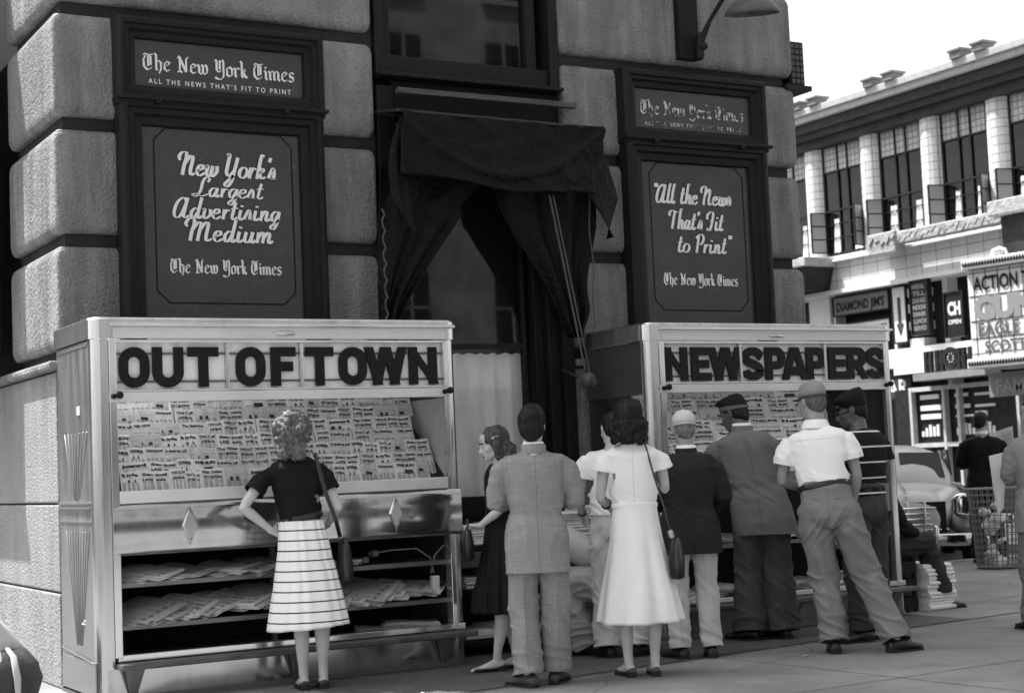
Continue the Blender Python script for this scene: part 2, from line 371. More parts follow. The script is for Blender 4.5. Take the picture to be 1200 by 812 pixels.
# ================================================================== SETTING
stone = mat('granite', .245, .85, var=.16, vscale=3.5, bump=1.0, bscale=42, fine=.24, fscale=85)
streaks(stone, .38, 2.2)
stone_pl = mat('plinth granite', .29, .9, var=.10, vscale=4, bump=1.0, bscale=55, fine=.32, fscale=75)
streaks(stone_pl, .22, 2.0)
joint_m = mat('joint stone', .036, .95, var=.2, vscale=4, bump=.4, bscale=60)
darkwood = mat('dark wood', .011, .5, var=.35, vscale=5, stretch=(6,6,.6), bump=.25, bscale=30)
framewood = mat('frame wood', .015, .42, var=.3, vscale=6, stretch=(5,5,.7), bump=.15, bscale=40)
dark = mat('dark recess', .012, .9, var=.2)
pave = mat('pavement concrete', .22, .9, var=.22, vscale=1.1, bump=.3, bscale=120, fine=.16, fscale=110, detail=12)
spots(pave, 3.2, .035, .55, .004); streaks(pave, .25, 1.2, (1,1,1))
pave2 = mat('pavement concrete seam', .11, .95, var=.3)
asphalt = mat('asphalt', .06, .9, var=.3, vscale=1.2, bump=.4, bscale=120, fine=.2)

# sidewalk sheet with expansion joints, road, kerb
g = MB(); g.quad((-60,-60,-.15), (140,-60,-.15), (140,140,-.15), (-60,140,-.15))
structure(g.build('road', asphalt))
g = MB()
def slab(x0, x1, y0, y1): g.box(x0, x1, y0, y1, -.16, 0)
slab(-8, 9.2, -16, 30); slab(9.203, 40, -16, 3.1)
structure(g.build('sidewalk', pave))
g = MB()
g.box(9.2, 9.36, 3.26, 30, -.16, .012); g.box(9.2, 40, 3.1, 3.26, -.16, .0125)
structure(g.build('kerb', mat('kerb stone', .3, .85, var=.2, bump=.3)))
g = MB()
def seam(a, b, wd=.009):
    a = Vector(a); b = Vector(b); d = (b-a).normalized(); n = Vector((-d.y, d.x, 0))*wd/2
    g.quad(a-n+Vector((0,0,.004)), b-n+Vector((0,0,.004)), b+n+Vector((0,0,.004)), a+n+Vector((0,0,.004)))
seam((2.2,-2.21,0), (9.2,-1.30,0), .022)
for y in (-3.55,-4.9,-6.25): seam((-6,y-.4,0), (16,y+.45,0))
for x in (1.1,4.6,8.4): seam((x,-2.3+.13*(x-2.2)-.03,0), (x+.4,-8,0))
seam((7.5,-.82,0), (15,.9,0)); seam((10.2,-1.1,0),(9.4,3.0,0))
structure(g.build('pavement_joint', pave2))
# vault-light strip in front of the stands: cast iron plate with rows of studs
vm = mat('vault plate', .10, .7, var=.25, vscale=3)
n_ = vm.node_tree.nodes; l_ = vm.node_tree.links
tc = n_.new('ShaderNodeTexCoord'); vo = n_.new('ShaderNodeTexVoronoi'); vo.inputs['Scale'].default_value = 22; vo.inputs['Randomness'].default_value = .15
l_.new(tc.outputs['Object'], vo.inputs['Vector']); bp = n_.new('ShaderNodeBump'); bp.inputs['Strength'].default_value = .9; bp.inputs['Distance'].default_value = .02
l_.new(vo.outputs['Distance'], bp.inputs['Height']); l_.new(bp.outputs[0], n_['Principled BSDF'].inputs['Normal'])
g = MB(); g.box(0,0,0,0,0,0) if False else None
g.quad((2.0,-2.20,.004), (7.3,-1.52,.004), (7.3,.0,.004), (2.0,.0,.004))
structure(g.build('vault_light_paving', vm))

# ---------------------------------------------------------------- the corner building
bld = thing('corner_building', 'rusticated granite corner building behind the two newspaper stands', 'building', (0,0,0))
def block(mb, x0, x1, y0, y1, z0, z1, r=.085, d=.05):
    """pillowed stone course: sharp arrises, rounded top and bottom"""
    rings = []
    k = 6
    prof = [(d*(1-sin(pi/2*i/k)), r*(1-cos(pi/2*i/k))) for i in range(k+1)]
    lv = [(z0+dz, ins) for ins, dz in prof] + [(z1-dz, ins) for ins, dz in reversed(prof)]
    for z, ins in lv:
        a, b, c, e = x0+ins*.8, x1-ins*.8, y0+ins, y1-ins
        q = .018
        rings.append([Vector(p+(z,)) for p in ((a+q,c),(b-q,c),(b,c+q),(b,e-q),(b-q,e),(a+q,e),(a,e-q),(a,c+q))])
    mb.loft(rings)
zs = [2.17, 2.94, 3.73, 4.52, 5.31, 6.10]
mb = MB(); mi_ = MB()
for i in range(5):
    z0, z1 = zs[i]+.045, zs[i+1]-.045
    for x0, x1 in ((.82, 3.17), (4.81, 7.18)):
        block(mb, x0, x1, 0, 1.36 if x0 < 2 else 18, z0, z1)
    block(mb, .82, 2.2, 2.9, 18, z0, z1)
mb.build('rusticated_wall', stone, bld, smooth=False, bevel=.012, segs=2)
mi_.box(.89, 3.195, .07, 1.30, 2.1, 6.2); mi_.box(4.80, 7.11, .07, 17.9, 2.1, 6.2); mi_.box(.95, 2.3, 1.3, 17.9, 2.1, 6.2)
mi_.build('joint_core', joint_m, bld)
mb = MB()
mb.box(.80, 3.19, .03, 18, .62, 1.19); mb.box(.80, 3.19, .03, 18, 1.20, 2.06); mb.box(.795, 3.195, .025, 18, 0, .61)
mb.box(4.81, 7.19, .03, 18, 0, 1.19); mb.box(4.81, 7.19, .03, 18, 1.20, 2.06)
mb.build('plinth', stone_pl, bld, bevel=.012)
mb = MB(); mb.box(.74, 3.19, -.03, 18, 2.07, 2.13); mb.box(4.81, 7.24, -.03, 18, 2.07, 2.13)
mb.build('string_course', stone, bld, bevel=.02)
mb = MB(); mb.box(.82, 7.18, .0, 18, 6.25, 32); mb.box(.70, 7.3, -.12, 18.1, 6.12, 6.24)
mb.build('upper_wall', stone, bld)
# upper floors' windows (tall building, seen only in reflections and by its shadow)
# ---------------- window bay between the piers
win = MB()
win.box(3.20, 3.27, .02, .16, 4.25, 6.1); win.box(4.72, 4.795, .02, .16, 4.25, 6.1)
win.box(3.27, 4.72, .05, .16, 4.25, 4.42); win.box(3.27, 3.36, .09, .20, 4.42, 6.1); win.box(4.55, 4.64, .09, .20, 4.42, 6.1)
win.box(3.20, 4.795, -.06, .16, 4.235, 4.265)
wf = win.build('window_frame', framewood, bld, bevel=.008)
glass = bpy.data.materials.new('window glass'); glass.use_nodes = True
n_ = glass.node_tree.nodes; l_ = glass.node_tree.links; n_.remove(n_['Principled BSDF'])
tr = n_.new('ShaderNodeBsdfTransparent'); gl = n_.new('ShaderNodeBsdfGlossy'); gl.inputs['Roughness'].default_value = .02
fr_ = n_.new('ShaderNodeFresnel'); fr_.inputs['IOR'].default_value = 1.52; mx = n_.new('ShaderNodeMixShader')
mm = n_.new('ShaderNodeMath'); mm.operation = 'MULTIPLY'; mm.inputs[1].default_value = .42; l_.new(fr_.outputs[0], mm.inputs[0])
tr.inputs['Color'].default_value = (.97,.97,.97,1)
l_.new(mm.outputs[0], mx.inputs[0]); l_.new(tr.outputs[0], mx.inputs[1]); l_.new(gl.outputs[0], mx.inputs[2]); l_.new(mx.outputs[0], n_['Material Output'].inputs[0])
p = MB(); p.box(3.34, 4.57, .14, .146, 4.42, 6.1); p.build('window_pane', glass, bld)
# lower shop window: dark timber jambs, glass, transom
j = MB()
j.box(3.20, 3.34, .02, .22, 0, 4.18); j.box(4.52, 4.60, .10, .26, 0, 3.96); j.box(4.60, 4.70, .03, .26, 0, 3.96); j.box(4.70, 4.80, -.03, .26, 0, 3.96)
j.box(3.34, 4.52, .10, .24, .92, 1.10); j.box(3.34, 4.52, .06, .2, 0, .92)
j.box(3.34, 4.80, .06, .24, 3.96, 4.235)
j.build('shop_window_frame', darkwood, bld, bevel=.01)
p = MB(); p.box(3.33, 4.53, .17, .176, 1.1, 3.96); p.build('window_pane', glass, bld)
p = MB(); p.box(4.44, 4.47, .15, .2, 1.1, 3.96); p.box(3.34, 4.44, .150, .185, 2.22, 2.26); p.build('glazing_bar', framewood, bld)
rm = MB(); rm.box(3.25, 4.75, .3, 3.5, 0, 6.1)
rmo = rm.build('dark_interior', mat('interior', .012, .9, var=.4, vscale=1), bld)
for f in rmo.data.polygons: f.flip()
# interior shapes glimpsed through the glass
# curtain
cw = MB(); nx, nz = 90, 14; rows = []
for kz in range(nz+1):
    z = lerp(1.0, 2.19, kz/nz); row = []
    for kx in range(nx+1):
        x = lerp(3.36, 4.50, kx/nx); a = .5+.5*(1-kz/nz)
        y = .235 + .022*a*sin(x*34+sin(x*9)*1.5) + .012*noise.noise((x*7, z*1.5, 0))
        row.append(cw.bm.verts.new((x, y, z + (.006*sin(x*60) if kz == nz else 0))))
    rows.append(row)
for a, b in zip(rows, rows[1:]):
    for i in range(nx): cw._f((a[i], a[i+1], b[i+1], b[i]))
cu = cw.build('curtain', mat('curtain cloth', .85, .9, var=.2, vscale=3, stretch=(3,3,.6)), None, smooth=True)
tag(cu, 'pale gathered half curtain behind the shop window glass', 'curtain')
for v in cu.data.vertices: pass
# lath above the canvas
ln = MB(); ln.box(3.32, 4.88, -.10, -.04, -.022, .022, Matrix.Translation((0,0,4.12)) @ Matrix.Rotation(radians(0), 4, 'Y'))
tag(ln.build('wooden_lath', mat('weathered lath', .09, .8, var=.4, vscale=4, stretch=(1,8,8)), bevel=.008), 'long weathered wooden lath across the bay above the black canvas', 'lath')

# ---------------- framed painted signs
paint = mat('sign paint', .048, .25, var=.22, vscale=3.2, spec=.4, detail=8)
paint_w = mat('sign paint worn', .044, .30, var=.35, vscale=4.5, spec=.5, detail=10)
ink = mat('sign lettering', .74, .6, var=.06)
outl = mat('lettering outline', .012, .6)
pen_b = nib(.165, radians(38), .045); pen_s = nib(.17, radians(-8), .05)
pen_bo = lambda t, f: pen_b(t, f)+.06
pen_so = lambda t, f: pen_s(t, f)+.075
def wornink(name, thr):
    m = mat(name, .6, .7, var=.1); n = m.node_tree.nodes; l = m.node_tree.links; b = n['Principled BSDF']
    tc = n.new('ShaderNodeTexCoord'); tx = n.new('ShaderNodeTexNoise'); tx.inputs['Scale'].default_value = 26; tx.inputs['Detail'].default_value = 6
    l.new(tc.outputs['Object'], tx.inputs['Vector']); cr = n.new('ShaderNodeMapRange'); cr.inputs['From Min'].default_value = thr-.07; cr.inputs['From Max'].default_value = thr+.07
    cr.inputs['To Min'].default_value = .10; cr.inputs['To Max'].default_value = .62
    l.new(tx.outputs['Fac'], cr.inputs['Value']); l.new(cr.outputs[0], b.inputs['Base Color']); return m
ink_worn = wornink('worn lettering', .50)
def frame_rect(mb, x0, x1, z0, z1, prof):
    """mitred picture-frame moulding: prof list of (inset, y)"""
    rings = []
    for ins, y in prof: rings.append([Vector((x0+ins, y, z0+ins)), Vector((x1-ins, y, z0+ins)), Vector((x1-ins, y, z1-ins)), Vector((x0+ins, y, z1-ins))])
    R = [[mb.bm.verts.new(p) for p in r] for r in rings]
    for a, b in zip(R, R[1:]):
        for i in range(4): mb._f((a[i], a[(i+1) % 4], b[(i+1) % 4], b[i]))
def framed_sign(x0, x1, label, lines, worn):
    t = thing('framed_sign', label, 'sign', ((x0+x1)/2, 0, 2.3), group=None)
    cx = (x0+x1)/2
    def loc(o): o.location = (-cx, 0, -2.3); o.parent = t; return o
    mb = MB(); prof = [(0,.05),(0,-.11),(.025,-.135),(.05,-.135),(.06,-.115),(.085,-.115),(.10,-.085),(.135,-.075),(.145,-.045)]
    frame_rect(mb, x0, x1, 3.86, 4.465, prof)
    frame_rect(mb, x0+.012, x1-.012, 2.0, 3.90, [(0,.05),(0,-.10),(.03,-.122),(.055,-.122),(.065,-.10),(.1,-.10),(.115,-.07),(.165,-.06),(.175,-.03)])
    loc(mb.build('frame', framewood, None))
    mb = MB(); mb.box(x0-.012, x1+.012, -.16, -.02, 3.885, 3.912); mb.box(x0+.25, x0+.29, -.165, -.12, 3.86, 3.89); mb.box(x1-.33, x1-.29, -.165, -.12, 3.86, 3.89)
    loc(mb.build('ledge', framewood, None, bevel=.006))
    mb = MB(); mb.box(x0+.13, x1-.13, -.045, .04, 3.93, 4.34)
    up_ = loc(mb.build('upper_panel', paint_w if worn else paint, None))
    mb = MB(); mb.box(x0+.17, x1-.17, -.03, .04, 2.15, 3.85)
    loc(mb.build('lower_panel', paint, None))
    # thin chamfered border line
    a, b, c, d = x0+.265, x1-.24, 2.52, 3.725; k = .085
    P = [(a+k,d),(b-k,d),(b,d-k),(b,c+k),(b-k,c),(a+k,c),(a,c+k),(a,d-k),(a+k,d)]
    fr = lambda u, v, q: Vector((u, -.031-q, v)); fu = lambda u, v, q: Vector((u, -.046-q, v))
    mb = MB()
    for p, q in zip(P, P[1:]): ribbon(mb, [Vector(p), Vector(q)], lambda t, f: .011, fr, .001)
    loc(mb.build('border_line', outl, None))
    def put(text, alph, u, v, size, wd, pen, peno, f, sl=0., smooth=False, m=ink, track=0., outline=True):
        if outline:
            mb = MB(); lettering(mb, text, alph, f, u, v, size, peno, sl, wd, smooth, .0006, track); loc(mb.build('lettering_shadow', outl, None, recalc=False))  # dark outline painted around each stroke
        mb = MB(); lettering(mb, text, alph, f, u, v, size, pen, sl, wd, smooth, .003, track); loc(mb.build('lettering', m, None, recalc=False))
    wtop = x1-x0-.40
    put('The New York Times', BLACK, x0+.20, 4.115, .118, wtop, pen_b, pen_bo, fu, m=ink_worn if worn else ink, outline=not worn)
    mb = MB(); sans(mb, 'ALL THE NEWS THAT\u2019S FIT TO PRINT', fu, x0+.235, 4.025, .048, wtop-.07, .0008, .003, 1.5)
    loc(mb.build('lettering', ink_worn if worn else ink, None, recalc=False))
    for text, u, v, size, wd in lines: put(text, SCRIPT, u, v, size, wd, pen_s, pen_so, fr, .22, True)
    put('The New York Times', BLACK, x0+.36, 2.725, .10, (x1-x0)-.70, pen_b, pen_bo, fr)
    return t
framed_sign(1.216, 2.725, 'tall dark framed wall sign with four lines of white script above the wide sunlit-side stand', [
    ("New York's", 1.66, 3.405, .155, .70), ('Largest', 1.76, 3.262, .125, .50), ('Advertising', 1.60, 3.108, .140, .78), ('Medium', 1.70, 2.950, .150, .62)], False)
framed_sign(5.319, 6.770, 'tall dark framed wall sign with worn blackletter heading and three lines of quoted script', [
    ('"All the News', 5.60, 3.395, .150, .80), ("That's Fit", 5.76, 3.185, .150, .54), ('to Print"', 5.82, 2.995, .145, .54)], True)

# dark frame on the sunlit side wall, its depth added to throw a shadow there
t = thing('wall_case', 'tall dark wooden wall case on the sunlit side face of the building', 'wall case', (.70, 2.1, 2.2))
mb = MB(); mb.box(-.30, .06, -.70, .7, 0, 3.0); mb.build('case_body', darkwood, t, bevel=.01)
mb = MB(); mb.box(-.36, .0, -.76, .76, 2.95, 3.1); mb.box(-.34, .0, -.74, .74, -.02, .06); mb.build('case_moulding', darkwood, t, bevel=.01)
mb = MB(); mb.box(-.308, -.3005, -.6, .6, .1, 2.9); mb.build('case_panel', paint, t)

# ---------------- black canvas over the bay
canvas_m = mat('black canvas', .0035, .55, var=.5, vscale=5, bump=.5, bscale=22, spec=.16)
cv = thing('canvas_awning', 'black canvas sheet draped over a frame above the shop window', 'canvas', (4.0, -.2, 2.3))
def sheet(nm, fn, nu, nv, par=cv, m=canvas_m, th=.006):
    mb = MB(); R = [[mb.bm.verts.new(Vector(fn(i/nu, k/nv)) - Vector((4.0,-.2,2.3))) for i in range(nu+1)] for k in range(nv+1)]
    for a, b in zip(R, R[1:]):
        for i in range(nu): mb._f((a[i], a[i+1], b[i+1], b[i]))
    return mb.build(nm, m, par, smooth=True, solid=th)
def val(u, v):
    x = lerp(3.20, 4.93, u); sag = 4*u*(1-u)
    zt = 3.905 - .01*sag - .01*u; zb = lerp(3.44, 3.36, u) - .03*sag + .02*sin(u*9)
    z = lerp(zt, zb, v)
    fold = exp(-((z - (3.86-.40*sag))/.035)**2)         # the catenary swag fold
    below = smoothstep(0, .06, (3.86-.40*sag) - z)
    y = -.36 - .055*fold - .02*below + .018*noise.noise((x*5, z*7, 1)) + .012*abs(noise.noise((x*11+z*5, z*9, 3))) - .02*sag*v + .006*noise.noise((x*20, z*25, 2)) + .05*v*(1-sag)
    return (x, y, z)
sheet('valance', val, 60, 34)
sheet('top_sheet', lambda u, v: (lerp(3.20,4.93,u), lerp(-.36,.0,v), 3.905-.02*u+.06*v-.02*sin(u*pi)), 30, 6)
def tip_l(u, v):   # hanging corner, left
    x = lerp(lerp(3.21,3.12,v), lerp(3.36,3.31,v), u); w_ = (1-v)
    return (x - .05*sin(v*3), -.34+.03*sin(v*4)+.05*u*w_ - .02*sin(u*6), lerp(3.86, lerp(3.22,2.98,u), v))
sheet('corner_flap', tip_l, 10, 24)
def tip_r(u, v):
    x = lerp(4.915, lerp(4.80,5.10,u) if v < 2 else 0, min(1, v*1.6)) if v < .62 else lerp(lerp(4.80,5.10,u), 4.99, (v-.62)/.38)
    return (x, -.34 + .06*u + .02*sin(v*5+u*3), lerp(3.88, 3.04+.0*u, v))
sheet('corner_flap', tip_r, 10, 24)
def dr_l(u, v):
    z = lerp(3.52, 2.22, v)
    xo = lerp(3.12, 3.06, v); xi = lerp(3.95, 3.20, smoothstep(0, 1, v*.98)**.8) if v > .22 else lerp(4.05, 3.75, v/.22)
    x = lerp(xo, xi, u)
    return (x, -.16 + .03*sin(u*14+v*3) + .02*noise.noise((x*6, z*2, 4)), z)
sheet('side_drape', dr_l, 30, 30)
def dr_r(u, v):
    z = lerp(3.52, 2.28, v)
    xi = lerp(4.02, 4.14, v/.25) if v < .25 else (lerp(4.14, 4.48, (v-.25)/.4) if v < .65 else lerp(4.48, 4.68, (v-.65)/.35)); xi += .025*noise.noise((0, v*9, 3))
    xo = 4.92 - .05*v + .05*sin(v*7) - (.12*smoothstep(.8, 1, v))
    x = lerp(xi, xo, u)
    return (x, -.16 + .035*sin(u*16+v*2) + .02*noise.noise((x*6, z*2, 9)), z)
sheet('side_drape', dr_r, 30, 30)
mb = MB(); mb.limb([(-.82,-.15,1.60), (.93,-.15,1.585)], [.014,.014]); mb.limb([(-.82,-.15,1.60),(-.82,.2,1.66)], [.012,.012]); mb.limb([(.93,-.15,1.585),(.93,.2,1.65)], [.012,.012])
mb.build('pipe_frame', mat('iron', .05, .5, metal=.6), cv)
rope_m = mat('rope', .09, .9, var=.3, vscale=40)
rp = thing('awning_rope', 'taut awning cord running down to a small pulley beside the narrow stand', 'rope', (4.70, -.34, 1.94))
mb = MB(); mb.limb([(-.26,0,1.40), (-.02,-.01,.08)], [.008,.008], 6); mb.limb([(-.22,.01,1.40), (.02,-.01,.06)], [.007,.007], 6); mb.build('cord', rope_m, rp)
mb = MB(); mb.limb([(0,-.03,0), (0,.03,0)], [.06,.06], 18); mb.limb([(.03,-.05,-.02),(.03,.05,-.02)], [.035,.035], 14); mb.build('pulley_wheel', mat('rusty iron', .11, .6, metal=.4, var=.4, vscale=20), rp)
mb = MB(); mb.limb([(-.01,0,0),(-.05,.12,.05),(-.03,.3,.10)], [.012,.012,.012], 6); mb.build('hook', MATS['iron'], rp)
# second thin cord down the right edge and a twisted one at the left
mb = MB(); mb.limb([(4.86+.008*sin(i*1.3), -.24+.01*sin(i*.7), 3.45-i*.1) for i in range(12)], [.006]*12, 5)
tag(mb.build('hanging_cord', rope_m), 'thin pale cord hanging at the right edge of the black canvas', 'cord')
mb = MB(); mb.limb([(3.10+.012*sin(i*2.1), -.22+.012*cos(i*2.1), 3.2-i*.04) for i in range(26)], [.008]*26, 5)
tag(mb.build('hanging_cord', rope_m), 'twisted frayed cord hanging at the left edge of the black canvas', 'cord')

# ---------------- wall lamp
lp = thing('wall_lamp', 'shaded gooseneck lamp on a dark wooden bracket above the worn sign', 'lamp', (6.03, 0, 4.6))
mb = MB(); mb.box(-.10, .10, -.07, .0, .0, 1.5); mb.build('bracket_board', darkwood, lp, bevel=.008)
iron_b = mat('black iron', .02, .45, var=.3)
mb = MB(); mb.limb([(.08,-.10,.08),(.09,-.12,.16),(.12,-.2,.3),(.2,-.5,.62),(.1,-.78,.62),(.0,-.9,.40),(.0,-.9,.28)], [.024,.03,.018,.018,.018,.018,.03], 8); mb.limb([(.08,-.06,.1),(.09,-.15,.1)], [.03,.035], 8)
mb.limb([(.08,-.1,.02),(.085,-.11,.2)], [.035,.03], 8); mb.build('arm', iron_b, lp, smooth=True)
mb = MB()
def ring(r, z, n=28): return [Vector((r*cos(2*pi*i/n), r*sin(2*pi*i/n), z)) for i in range(n)]
T_ = Matrix.Translation((.0,-.9,.155)) @ Matrix.Rotation(radians(-6), 4, 'Y') @ Matrix.Rotation(radians(8), 4, 'X')
outer = [(.03,.16),(.06,.15),(.11,.12),(.17,.08),(.205,.035),(.215,.0)]; inner = [(.205,.003),(.195,.033),(.16,.072),(.1,.11),(.05,.135)]
mb.loft([[T_ @ p for p in ring(r, z)] for r, z in outer+inner]); mb.build('shade', [mat('enamel shade', .10, .35, var=.2)], lp, smooth=True)
mb = MB(); mb.ell(T_ @ Vector((0,0,.05)), (.04,.04,.055)); mb.build('bulb', mat('bulb glass', .05, .15), lp, smooth=True)

# dark perforated box on the far corner
t = thing('louvre_box', 'dark perforated metal box projecting from the far corner near the top', 'vent box', (7.25, .35, 4.50))
mb = MB(); mb.box(-.06, .10, -.3, .3, 0, .40); mb.build('box_body', mat('black metal', .02, .5), t, bevel=.01)
mb = MB()
for i in range(7):
    for k in range(3): mb.box(-.045+.05*k, -.01+.05*k, -.306, -.3003, .03+.052*i, .065+.052*i)
mb.build('perforated_face', mat('perforation', .10, .6), t)
mb = MB(); mb.box(-.16, .12, -.36, .34, -.045, -.002); mb.build('base_plate', MATS['black metal'], t)

# ---------------- building across the street behind the camera (lights and reflects in glass and steel)
ob = thing('brick_building', 'sunlit brick building across the street reflected in the glass', 'building', (14, -26, 0))
mb = MB(); mb.box(-26, 26, -8, 0, 0, 17); mb.build('wall', mat('far brick', .40, .9, var=.2, vscale=.6), ob)
mb = MB()
for fl in range(4):
    for k in range(17): mb.box(-25+3*k, -24.0+3*k, .0, .06, 4.6+3.1*fl, 6.5+3.1*fl)
mb.build('window_row', mat('far dark glass', .02, .2), ob)
mb = MB()
for fl in range(4):
    for k in range(17): mb.box(-25.1+3*k, -23.9+3*k, .0, .16, 4.45+3.1*fl, 4.58+3.1*fl); mb.box(-24.53+3*k, -24.47+3*k, .061, .10, 4.6+3.1*fl, 6.5+3.1*fl); mb.box(-25+3*k, -24+3*k, .061, .10, 5.5+3.1*fl, 5.56+3.1*fl)
mb.build('window_sill', mat('far sill', .4, .8), ob)
streaks(MATS['far brick'], .5, 1.5, (1,1,1))
mb = MB(); mb.box(-26, 26, 0, .5, 3.4, 3.8); mb.box(-26, 26, 0, .9, 16.4, 17.1); mb.build('cornice', mat('far trim', .5, .8), ob)
mb = MB(); mb.box(-25, 25, 0, .05, .4, 3.0); mb.build('shopfront', mat('far shopfront', .04, .4, var=.5, vscale=.5), ob)

rl = random.Random(3)
scrap = mat('paper scrap', .7, .9)
for i, (x, y) in enumerate(((5.0,-2.35),(3.1,-2.9),(7.6,-2.7),(2.4,-2.0))):
    mb = MB(); q = [Vector((.03*cos(a)*rl.uniform(.5,1), .02*sin(a)*rl.uniform(.5,1), .006+.006*rl.random())) for a in [2*pi*k/7 for k in range(7)]]
    mb.loft([q, [p+Vector((0,0,.002)) for p in q]]); o = mb.build('paper_scrap', scrap); o.location = (x, y, 0); tag(o, 'tiny torn paper scrap lying on the pavement', 'litter', 'paper scraps on the pavement')
# ================================================================== STAINLESS NEWSPAPER STANDS
steel = mat('stainless steel', .56, .17, metal=.9, var=.24, vscale=2.6, stretch=(6,6,.45))
steel_b = mat('bright steel trim', .68, .13, metal=.85, var=.06, vscale=4)
steel_p = mat('brushed steel panel', .46, .13, metal=.95, var=.14, vscale=2.2, stretch=(5,1,.5), detail=3)
steel_l = mat('satin white steel', .66, .45, metal=.35, var=.08, vscale=3)
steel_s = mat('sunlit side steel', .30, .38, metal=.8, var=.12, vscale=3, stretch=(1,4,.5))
steel_d = mat('dull steel', .16, .5, metal=.5, var=.2, vscale=2.5)
milk = mat('milk glass', .88, .35, var=.03, vscale=2)
_n = milk.node_tree.nodes; _l = milk.node_tree.links; _t = _n.new('ShaderNodeBsdfTranslucent'); _t.inputs['Color'].default_value = (.9,.9,.9,1)
_m = _n.new('ShaderNodeMixShader'); _m.inputs[0].default_value = .12; _l.new(_n['Principled BSDF'].outputs[0], _m.inputs[1]); _l.new(_t.outputs[0], _m.inputs[2]); _l.new(_m.outputs[0], _n['Material Output'].inputs[0])
letter_m = mat('black letter', .005, .42, var=.5, vscale=12, spec=.25, fine=.5, fscale=30)
frost = bpy.data.materials.new('frosted roof glass'); frost.use_nodes = True  # translucent sheet that scatters daylight into the stands
_n = frost.node_tree.nodes; _n.remove(_n['Principled BSDF']); _t = _n.new('ShaderNodeBsdfTranslucent'); _t.inputs['Color'].default_value = (.95,.95,.95,1); frost.node_tree.links.new(_t.outputs[0], _n['Material Output'].inputs[0])
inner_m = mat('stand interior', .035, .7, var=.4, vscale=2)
rubber = mat('black knob', .012, .35)
shelf_m = mat('shelf steel', .20, .4, metal=.6, var=.25, vscale=4)
LET_L = [('O',.957,1.152),('U',1.168,1.370),('T',1.397,1.598),('O',1.711,1.913),('F',1.948,2.121),('T',2.190,2.388),('O',2.422,2.628),('W',2.622,2.912),('N',2.937,3.151)]
LET_R = [('N',5.047,5.258),('E',5.290,5.472),('W',5.462,5.764),('S',5.771,5.975),('P',5.994,6.190),('A',6.161,6.412),('P',6.402,6.599),('E',6.626,6.820),('R',6.820,7.030),('S',7.020,7.215)]
def corner_path(x0, x1, y0, y1, r, k=8, inset=0.):
    """plan outline (back-left, round front-left, round front-right, back-right)"""
    x0 += inset; x1 -= inset; y0 += inset; P = [(x0, y1)]
    P += [(x0+r-r*cos(pi/2*i/k), y0+r-r*sin(pi/2*i/k)) for i in range(k+1)]
    P += [(x1-r+r*sin(pi/2*i/k), y0+r-r*cos(pi/2*i/k)) for i in range(k+1)]
    P += [(x1, y1)]; return P
